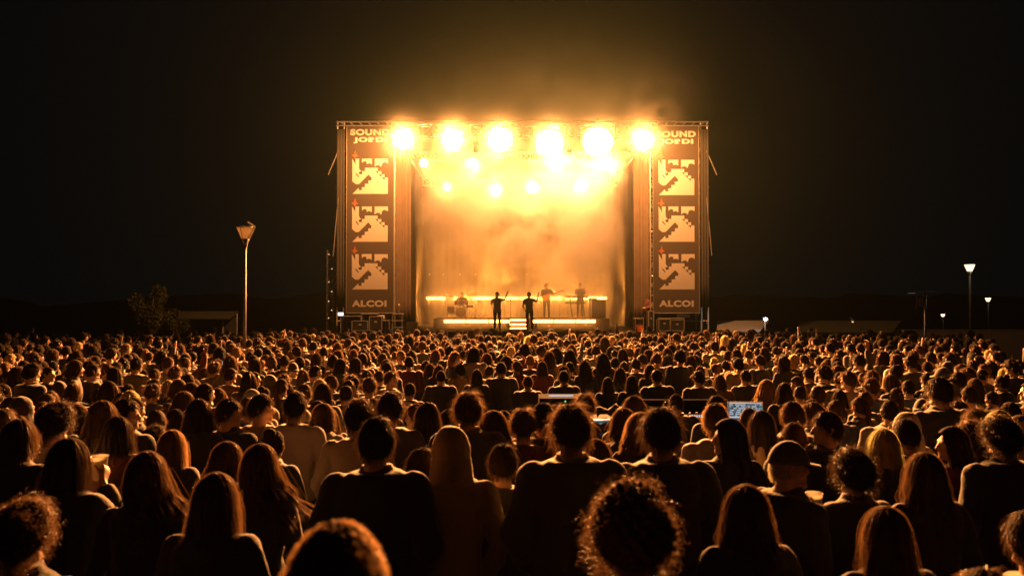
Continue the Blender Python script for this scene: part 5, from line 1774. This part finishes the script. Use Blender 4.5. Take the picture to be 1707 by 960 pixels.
used = {}
for i, (x, y, px, pyt, h) in enumerate(IND):
    land = min(LAND, key=lambda q: abs(q[0] - px))[1]
    band = next(b[2] for b in BANDS if b[0] <= y < b[1])
    key = (land, band)
    for _ in range(60):
        hs = random.choices(LOOK_H, WT)[0]; gc = random.choices(LOOK_G, GWT)[0]
        if (hs[2], gc) not in used.setdefault(key, set()): break
    used[key].add((hs[2], gc))
    fem = hs[3]
    kind = random.choice(('jacket', 'jacket', 'sweatshirt', 'tshirt' if gc not in ('denim',) else 'jacket'))
    if hs[0] == 'hood': kind = 'sweatshirt'
    if kind == 'tshirt' and fem: kind = 'sweatshirt'
    pose = random.choices(('f', 'ff', 'fl', 'fr', 'f_clap'), (6, 3, 1, .9, .35))[0] if fem else random.choices(('m', 'mp', 'mf', 'ml', 'mr', 'm_up', 'm_phone'), (5, 3, 3, .7, 1.2, .25, .15))[0]
    if pose in ('fl', 'fr', 'ml', 'mr', 'f_clap', 'm_up', 'm_phone') and kind == 'tshirt': kind = 'sweatshirt'
    extra = {'fl': ', face aside', 'fr': ', face aside', 'ml': ', face aside', 'mr': ', face aside', 'm_up': ', arm raised', 'm_phone': ', hands raised', 'f_clap': ', clapping'}.get(pose, '')
    label = 'person with %s, %s %s%s, %s below %s' % (hs[2], gc, KIND_WORD[kind], extra, band, land)
    import re
    if len(re.findall(r'[A-Za-z]+', label)) > 16:
        label = label.replace(' ' + KIND_WORD[kind], '', 1)
    if len(re.findall(r'[A-Za-z]+', label)) > 16: label = label.replace('past the mixing desk', 'beyond the mixer')
    hat_ = hs[0] if hs[0] in ('hood', 'cap', 'beanie') else None
    sty = {'hood': None, 'cap': 'short', 'beanie': None}.get(hs[0], hs[0])
    hc_ = hs[1] or 'dark'
    rz = -math.atan2(STX - x, STY - y) + rng.normal(0, .26)
    person((x, y, float(ground_z(x, y))), rz, h / 1.75, pose, sty, hc_, kind, gc, label, 1 if y > 7 else 2, hat_, gc if hat_ == 'hood' else random.choice(('black', 'navy', 'grey')), hscale=1.0 if hat_ != 'cap' else .97, lean=2.2)

# a phone held up
for pose_o in [o for o in SC.objects if o.get('category') == 'person' and BODY.get('m_phone') is o.data][:2]:
    m = Matrix.Translation(pose_o.location) @ Matrix.Rotation(pose_o.rotation_euler.z, 4, 'Z') @ Matrix.Scale(pose_o.scale[0], 4)
    q = m @ Vector((0, .36, 1.71))
    ph = empty('phone', q, pose_o.rotation_euler.z, 'lit phone screen held up, ' + pose_o['label'].split(', ')[-1], 'phone', 'phones held up in the crowd')
    mb = MB(); mb.box((0, 0, 0), (.15, .008, .075)); mb.obj('case', M['gear'], ph)
    mb = MB(); mb.box((0, -.006, 0), (.14, .003, .068)); mb.obj('display', M['screen'], ph)

# ------------------------------------------------------------------ the far crowd as one mass
def low_person(female, style, arm, seed):
    """about 500 triangles; face tags 0 skin, 1 hair, 2 top, 3 trousers"""
    r = np.random.default_rng(seed)
    mb = MB()
    prof = FEMALE if female else MALE
    pr = prof[::2] + [prof[-1]]
    mb.rings([super_ring((0, yc, z), hx + .024, hy + .024, 10, 2.4) for z, hx, hy, yc in ([(.82, .19, .13, 0)] + list(pr))], 2)
    mb.tube((0, -.02, 1.42), (0, .0, 1.58), .058, .05, 8, 0)
    turn = r.uniform(-.5, .5) if r.random() < .88 else r.choice((-1, 1)) * 1.1
    Rh = rotz(turn); hc = np.array((0, .022, 1.628))

    def skull(v):
        v = v.copy(); low = np.clip(-v[..., 2], 0, 1); v[..., 0] *= 1 - .3 * low ** 1.4; return v
    mb.ellipsoid(hc, HEAD_R, 10, 8, 0, Rh, skull)
    mb.rcone(hc + Rh @ (0, .095, .0), .012, hc + Rh @ (0, .108, -.03), .014, 5, 0)
    st = STYLES[style]
    nt, ns = 16, 9
    th = np.linspace(-np.pi, np.pi, nt, endpoint=False); ss = np.linspace(.03, 1, ns)
    TH, S_ = np.meshgrid(th, ss)
    if st['kind'] == 'long': pts = long_surf(TH, S_, st)
    else:
        PH = S_ * phimax(TH); pts = dome(TH, PH, st['g'])
    pts = pts + r.normal(0, .003 + .5 * st.get('bump', 0), pts.shape)
    mb.rings(np.concatenate([pts @ Rh.T + hc, (pts[-1:] * .8) @ Rh.T + hc]), 1)
    n = 70
    if st['kind'] == 'long':
        t0 = r.uniform(-2.1, 2.1, n); u = np.linspace(0, 1, 4)[None]
        P = long_surf(t0[:, None] + 0 * u, r.uniform(0, .3, (n, 1)) + u * .75, st, .004) + r.normal(0, .006, (n, 4, 3))
    else:
        t0 = r.uniform(-3.14, 3.14, n); p0 = r.uniform(0, 1, n) ** .6 * phimax(t0)
        a = dome(t0, p0, st['g'] * .6); b = dome(t0 + r.normal(0, .3, n), p0 + .25, st['g'] + .012)
        u = np.linspace(0, 1, 3)[None, :, None]
        P = a[:, None] * (1 - u) + b[:, None] * u
    V, F = ribbons(P, .011, r)
    mb.add(V @ Rh.T + hc, F.tolist(), 4)
    sh = .188 if not female else .160
    for k in (-1, 1):
        if arm == 'up' and k > 0: q = [(sh, 0, 1.42), (.30, .1, 1.60), (.33, .14, 1.86)]
        elif arm == 'clap': q = [(sh, 0, 1.42), (.25, .1, 1.18), (.06, .28, 1.38)]
        else: q = [(sh, 0, 1.42), (.25, -.03, 1.13), (.22, .12, .92)]
        q = [np.array((x * k, y, z)) for x, y, z in q]
        mb.rcone(q[0], .082, q[1], .062, 8, 2)
        mb.tube(q[1], q[2], .06, .04, 7, 2)
        e = q[2] + (q[2] - q[1]) / np.linalg.norm(q[2] - q[1]) * .13
        mb.rcone(q[2], .034, e, .022, 6, 0)
    for k in (-1, 1):
        mb.tube((k * .1, 0, .9), (k * .11, 0, .05), .09, .055, 6, 3)
    V, F, T = mb.arrays()
    return V, F, np.array(T)


low_styles = [(0, 'short', ''), (0, 'tousled', ''), (0, 'curly', ''), (1, 'long_straight', ''), (1, 'long_wavy', ''), (1, 'bob', ''), (0, 'short', 'up'), (1, 'bob', 'clap'), (0, 'crop', ''), (1, 'long_curly', ''), (0, 'short', ''), (0, 'tousled', '')]
LOW = [low_person(f, s, a, i + 5) for i, (f, s, a) in enumerate(low_styles)]
lw = [5, 4, 2, 4, 3, 3, .9, .5, 1, 1.5, 5, 3]


def fixed(name, base, col, hairy=False):
    m = M[base].copy(); m.name = name
    nt = m.node_tree
    for nd in list(nt.nodes):
        if nd.type == 'OBJECT_INFO':
            rgb = nt.nodes.new('ShaderNodeRGB'); rgb.outputs[0].default_value = (*col, 1)
            for l in list(nd.outputs['Color'].links): nt.links.new(rgb.outputs[0], l.to_socket)
    return m


mass_mats = [fixed('crowd_skin_a', 'skin', SK[0]), fixed('crowd_skin_b', 'skin', SK[1])]
hcs = ['dark', 'brown', 'dark', 'light', 'blond', 'black']
mass_mats += [fixed('crowd_hair_' + h, 'hair', HC[h]) for h in hcs]
gcs = ['black', 'charcoal', 'grey', 'pale', 'navy', 'olive', 'brown', 'maroon', 'denim', 'tan', 'white']
mass_mats += [fixed('crowd_strand_' + h, 'hair_strand', HC[h]) for h in hcs]
mass_mats += [fixed('crowd_top_' + g, 'cloth', GC[g]) for g in gcs] + [M['trousers']]
Vs, FL, FS, MI = [], [], [], []
off = 0
hw = [5, 4, 4, .9, .5, 4]; gw = [7, 4, 1.6, .7, 3, 2, 2, 1.2, 1.2, .7, .5]
for x, y, px, pyt, h in MASS:
    V, F, T = random.choices(LOW, lw)[0]
    a = -math.atan2(STX - x, STY - y) + rng.normal(0, .28)
    W = (V * (h / 1.75)) @ rotz(a).T + np.array([x, y, float(ground_z(x, y))])
    Vs.append(W)
    hc_i = random.choices(range(6), hw)[0]
    mm = np.array([rng.integers(0, 2), 2 + hc_i, 14 + random.choices(range(11), gw)[0], 25, 8 + hc_i])
    MI.append(mm[T])
    FS.append(np.array([len(q) for q in F])); FL.append(np.concatenate([np.array(q) for q in F]) + off)
    off += len(V)
me = bpy.data.meshes.new('crowd')
V = np.concatenate(Vs); loops = np.concatenate(FL); sizes = np.concatenate(FS); mi = np.concatenate(MI)
me.vertices.add(len(V)); me.vertices.foreach_set('co', V.reshape(-1))
me.loops.add(len(loops)); me.loops.foreach_set('vertex_index', loops.astype(np.int32))
me.polygons.add(len(sizes)); me.polygons.foreach_set('loop_start', np.concatenate([[0], np.cumsum(sizes)[:-1]]).astype(np.int32))
me.polygons.foreach_set('loop_total', sizes.astype(np.int32))
for m in mass_mats: me.materials.append(m)
me.polygons.foreach_set('material_index', mi.astype(np.int32))
me.polygons.foreach_set('use_smooth', [True] * len(sizes))
me.update(calc_edges=True)
tag(link('crowd', me), 'dense far crowd of people filling the field up to the stage', None, None, 'stuff')

# ------------------------------------------------------------------ smoke and haze
def volume_box(name, lo, hi, density, color, aniso, shape=None, step=1.0, label=None):
    mb = MB()
    c = [(a + b) / 2 for a, b in zip(lo, hi)]; dd = [b - a for a, b in zip(lo, hi)]
    mb.box((0, 0, 0), dd)
    m, nt, out = new_mat(name)
    N, L = nt.nodes.new, nt.links.new
    v = N('ShaderNodeVolumePrincipled')
    v.inputs['Color'].default_value = (*color, 1)
    v.inputs['Anisotropy'].default_value = aniso
    v.inputs['Density'].default_value = density
    L(v.outputs[0], out.inputs['Volume'])
    if shape: shape(nt, v)
    else:
        m.cycles.homogeneous_volume = True
    m.cycles.volume_step_rate = step
    o = mb.obj(name, m, None, c)
    return tag(o, label, None, None, 'stuff')


def math_node(nt, op, a, b=None, clamp=False):
    n = nt.nodes.new('ShaderNodeMath'); n.operation = op; n.use_clamp = clamp
    for i, q in enumerate((a, b)):
        if q is None: continue
        if isinstance(q, (int, float)): n.inputs[i].default_value = q
        else: nt.links.new(q, n.inputs[i])
    return n.outputs[0]


def stage_smoke(nt, v):
    N, L = nt.nodes.new, nt.links.new
    g = N('ShaderNodeNewGeometry')
    s = N('ShaderNodeSeparateXYZ'); L(g.outputs['Position'], s.inputs[0])
    nz = N('ShaderNodeTexNoise'); nz.inputs['Scale'].default_value = .40; nz.inputs['Detail'].default_value = 5; nz.inputs['Roughness'].default_value = .55; nz.inputs['Distortion'].default_value = .6
    L(g.outputs['Position'], nz.inputs['Vector'])
    n = math_node(nt, 'MULTIPLY', math_node(nt, 'SUBTRACT', nz.outputs['Fac'], .45, True), SMOKE_GAIN)
    # thicker round the middle and upper part of the stage
    dx = math_node(nt, 'MULTIPLY', math_node(nt, 'SUBTRACT', s.outputs['X'], SX + .8), 1 / 4.4)
    dz = math_node(nt, 'MULTIPLY', math_node(nt, 'SUBTRACT', s.outputs['Z'], 7.6), 1 / 5.6)
    rr = math_node(nt, 'ADD', math_node(nt, 'MULTIPLY', dx, dx), math_node(nt, 'MULTIPLY', dz, dz))
    fall = math_node(nt, 'SUBTRACT', 1.0, rr, True)
    L(math_node(nt, 'ADD', math_node(nt, 'MULTIPLY', n, math_node(nt, 'ADD', fall, .12)), SMOKE_BASE), v.inputs['Density'])


def plume(nt, v):
    N, L = nt.nodes.new, nt.links.new
    g = N('ShaderNodeNewGeometry')
    s = N('ShaderNodeSeparateXYZ'); L(g.outputs['Position'], s.inputs[0])
    nz = N('ShaderNodeTexNoise'); nz.inputs['Scale'].default_value = .33; nz.inputs['Detail'].default_value = 5; nz.inputs['Distortion'].default_value = 1.2
    L(g.outputs['Position'], nz.inputs['Vector'])
    n = math_node(nt, 'MULTIPLY', math_node(nt, 'SUBTRACT', nz.outputs['Fac'], .40, True), 2.0)
    dx = math_node(nt, 'MULTIPLY', math_node(nt, 'SUBTRACT', s.outputs['X'], SX + 1.5), 1 / 11.0)
    dz = math_node(nt, 'MULTIPLY', math_node(nt, 'SUBTRACT', s.outputs['Z'], 10.6), 1 / 6.5)
    dy = math_node(nt, 'MULTIPLY', math_node(nt, 'SUBTRACT', s.outputs['Y'], 38.5), 1 / 6.5)
    rr = math_node(nt, 'ADD', math_node(nt, 'ADD', math_node(nt, 'MULTIPLY', dx, dx), math_node(nt, 'MULTIPLY', dz, dz)), math_node(nt, 'MULTIPLY', dy, dy))
    fall = math_node(nt, 'SUBTRACT', 1.0, rr, True)
    f2 = math_node(nt, 'MULTIPLY', fall, fall)
    L(math_node(nt, 'MULTIPLY', math_node(nt, 'MULTIPLY', f2, math_node(nt, 'ADD', n, .34)), PLUME_D), v.inputs['Density'])


SMOKE_GAIN, SMOKE_BASE, PLUME_D, FRONT_D = 3.0, .026, .044, .016
volume_box('stage_smoke', (SX - 5.0, 36.9, FLOOR + .02), (SX + 5.0, 47.2, 10.0), .05, (.9, .86, .8), .5, stage_smoke, 1.0, 'glowing smoke filling the stage')


def front_halo(nt, v):
    N, L = nt.nodes.new, nt.links.new
    g = N('ShaderNodeNewGeometry')
    s = N('ShaderNodeSeparateXYZ'); L(g.outputs['Position'], s.inputs[0])
    nz = N('ShaderNodeTexNoise'); nz.inputs['Scale'].default_value = .5; nz.inputs['Detail'].default_value = 3
    L(g.outputs['Position'], nz.inputs['Vector'])
    dx = math_node(nt, 'MULTIPLY', math_node(nt, 'SUBTRACT', s.outputs['X'], SX), 1 / 8.6)
    dz = math_node(nt, 'MULTIPLY', math_node(nt, 'SUBTRACT', s.outputs['Z'], 9.2), 1 / 7.6)
    rr = math_node(nt, 'ADD', math_node(nt, 'MULTIPLY', dx, dx), math_node(nt, 'MULTIPLY', dz, dz))
    fall = math_node(nt, 'SUBTRACT', 1.0, rr, True)
    L(math_node(nt, 'MULTIPLY', math_node(nt, 'MULTIPLY', fall, math_node(nt, 'ADD', nz.outputs['Fac'], .2)), FRONT_D), v.inputs['Density'])


def wisp(nt, v):
    N, L = nt.nodes.new, nt.links.new
    g = N('ShaderNodeNewGeometry')
    s = N('ShaderNodeSeparateXYZ'); L(g.outputs['Position'], s.inputs[0])
    nz = N('ShaderNodeTexNoise'); nz.inputs['Scale'].default_value = .75; nz.inputs['Detail'].default_value = 5; nz.inputs['Distortion'].default_value = 1.5
    L(g.outputs['Position'], nz.inputs['Vector'])
    # drifts up and out from the truss
    u = math_node(nt, 'SUBTRACT', s.outputs['X'], SX + 5.9)
    w = math_node(nt, 'SUBTRACT', s.outputs['Z'], 11.9)
    a = math_node(nt, 'MULTIPLY', math_node(nt, 'ADD', math_node(nt, 'MULTIPLY', u, .87), math_node(nt, 'MULTIPLY', w, .5)), 1 / 3.6)
    b = math_node(nt, 'MULTIPLY', math_node(nt, 'SUBTRACT', math_node(nt, 'MULTIPLY', w, .87), math_node(nt, 'MULTIPLY', u, .5)), 1 / 2.4)
    c = math_node(nt, 'MULTIPLY', math_node(nt, 'SUBTRACT', s.outputs['Y'], 32.2), 1 / 2.0)
    rr = math_node(nt, 'ADD', math_node(nt, 'ADD', math_node(nt, 'MULTIPLY', a, a), math_node(nt, 'MULTIPLY', b, b)), math_node(nt, 'MULTIPLY', c, c))
    fall = math_node(nt, 'SUBTRACT', 1.0, rr, True)
    n = math_node(nt, 'SUBTRACT', nz.outputs['Fac'], .38, True)
    L(math_node(nt, 'MULTIPLY', math_node(nt, 'MULTIPLY', fall, n), WISP_D), v.inputs['Density'])


WISP_D = .02
volume_box('smoke_wisp', (SX + 1.4, 30.0, 8.9), (SX + 10.4, 34.3, 14.9), .05, (.9, .86, .8), .3, wisp, 1.0, 'pale wisp of smoke drifting off the truss end')
volume_box('lamp_halo_smoke', (SX - 8.8, 32.4, 1.9), (SX + 8.8, 34.98, 15.5), .05, (.9, .86, .8), .85, front_halo, 1.0, 'thin smoke glowing round the front lamps')  # added sheet that makes the lamp halos and veils the stage front
volume_box('smoke_plume', (SX - 10, 32, 9.98), (SX + 13, 46, 17.2), .05, (.85, .9, .7), .3, plume, 1.0, 'smoke drifting above the roof truss')


def drift(nt, v):
    N, L = nt.nodes.new, nt.links.new
    g = N('ShaderNodeNewGeometry')
    s = N('ShaderNodeSeparateXYZ'); L(g.outputs['Position'], s.inputs[0])
    nz = N('ShaderNodeTexNoise'); nz.inputs['Scale'].default_value = .12; nz.inputs['Detail'].default_value = 4; nz.inputs['Distortion'].default_value = .8
    L(g.outputs['Position'], nz.inputs['Vector'])
    dx = math_node(nt, 'MULTIPLY', math_node(nt, 'SUBTRACT', s.outputs['X'], SX + 2), 1 / 30.0)
    dz = math_node(nt, 'MULTIPLY', math_node(nt, 'SUBTRACT', s.outputs['Z'], 9.0), 1 / 15.0)
    dy = math_node(nt, 'MULTIPLY', math_node(nt, 'SUBTRACT', s.outputs['Y'], 29.0), 1 / 9.0)
    rr = math_node(nt, 'ADD', math_node(nt, 'ADD', math_node(nt, 'MULTIPLY', dx, dx), math_node(nt, 'MULTIPLY', dz, dz)), math_node(nt, 'MULTIPLY', dy, dy))
    fall = math_node(nt, 'SUBTRACT', 1.0, rr, True)
    n = math_node(nt, 'SUBTRACT', nz.outputs['Fac'], .22, True)
    L(math_node(nt, 'MULTIPLY', math_node(nt, 'MULTIPLY', math_node(nt, 'MULTIPLY', fall, fall), n), DRIFT_D), v.inputs['Density'])


DRIFT_D = .0011
volume_box('smoke_veil', (SX - 28, 20.2, .2), (SX + 32, 37.8, 24), .05, (.62, .95, .48), .2, drift, 1.0, 'faint smoke drifting wide round the stage')  # added veil for the wide glow, its olive cast put into the colour


def bar_glow_smoke(zc, hh, xc, hw, dens):  # added smoke sheets that give the LED bars their bloom
    def fn(nt, v):
        N, L = nt.nodes.new, nt.links.new
        g = N('ShaderNodeNewGeometry')
        s = N('ShaderNodeSeparateXYZ'); L(g.outputs['Position'], s.inputs[0])
        nz = N('ShaderNodeTexNoise'); nz.inputs['Scale'].default_value = .9; nz.inputs['Detail'].default_value = 3
        L(g.outputs['Position'], nz.inputs['Vector'])
        dz = math_node(nt, 'MULTIPLY', math_node(nt, 'SUBTRACT', s.outputs['Z'], zc), 1 / hh)
        dx = math_node(nt, 'MULTIPLY', math_node(nt, 'SUBTRACT', s.outputs['X'], xc), 1 / hw)
        dx2 = math_node(nt, 'MULTIPLY', dx, dx)
        fall = math_node(nt, 'SUBTRACT', 1.0, math_node(nt, 'ADD', math_node(nt, 'MULTIPLY', dz, dz), math_node(nt, 'MULTIPLY', dx2, dx2)), True)
        fall = math_node(nt, 'MULTIPLY', fall, fall)
        L(math_node(nt, 'MULTIPLY', math_node(nt, 'MULTIPLY', fall, math_node(nt, 'ADD', nz.outputs['Fac'], .2)), dens), v.inputs['Density'])
    return fn


LOW_D = .65
za_, zb_ = tz(497, 42.9), tz(535.5, 38.93)
volume_box('bar_glow_smoke', (tx(690, 42.5), 41.9, za_ - .75), (tx(1035, 42.5), 42.82, za_ + .85), .1, (.9, .86, .8), .6, bar_glow_smoke(za_, .8, tx(862, 42.5), 6.0, LOW_D), .5, 'low smoke glowing along the rear bars')
volume_box('bar_glow_smoke', (tx(715, 38.6), 38.2, zb_ - .22), (tx(1015, 38.6), 38.86, zb_ + .40), .1, (.9, .86, .8), .6, bar_glow_smoke(zb_, .36, tx(866, 38.6), 4.9, .1), .5, 'low smoke glowing along the riser edge')
HAZE_D = .00003
volume_box('haze', (-310, -36, -4.2), (310, 310, 27), HAZE_D, (.8, .95, .75), .55, None, 1.0)
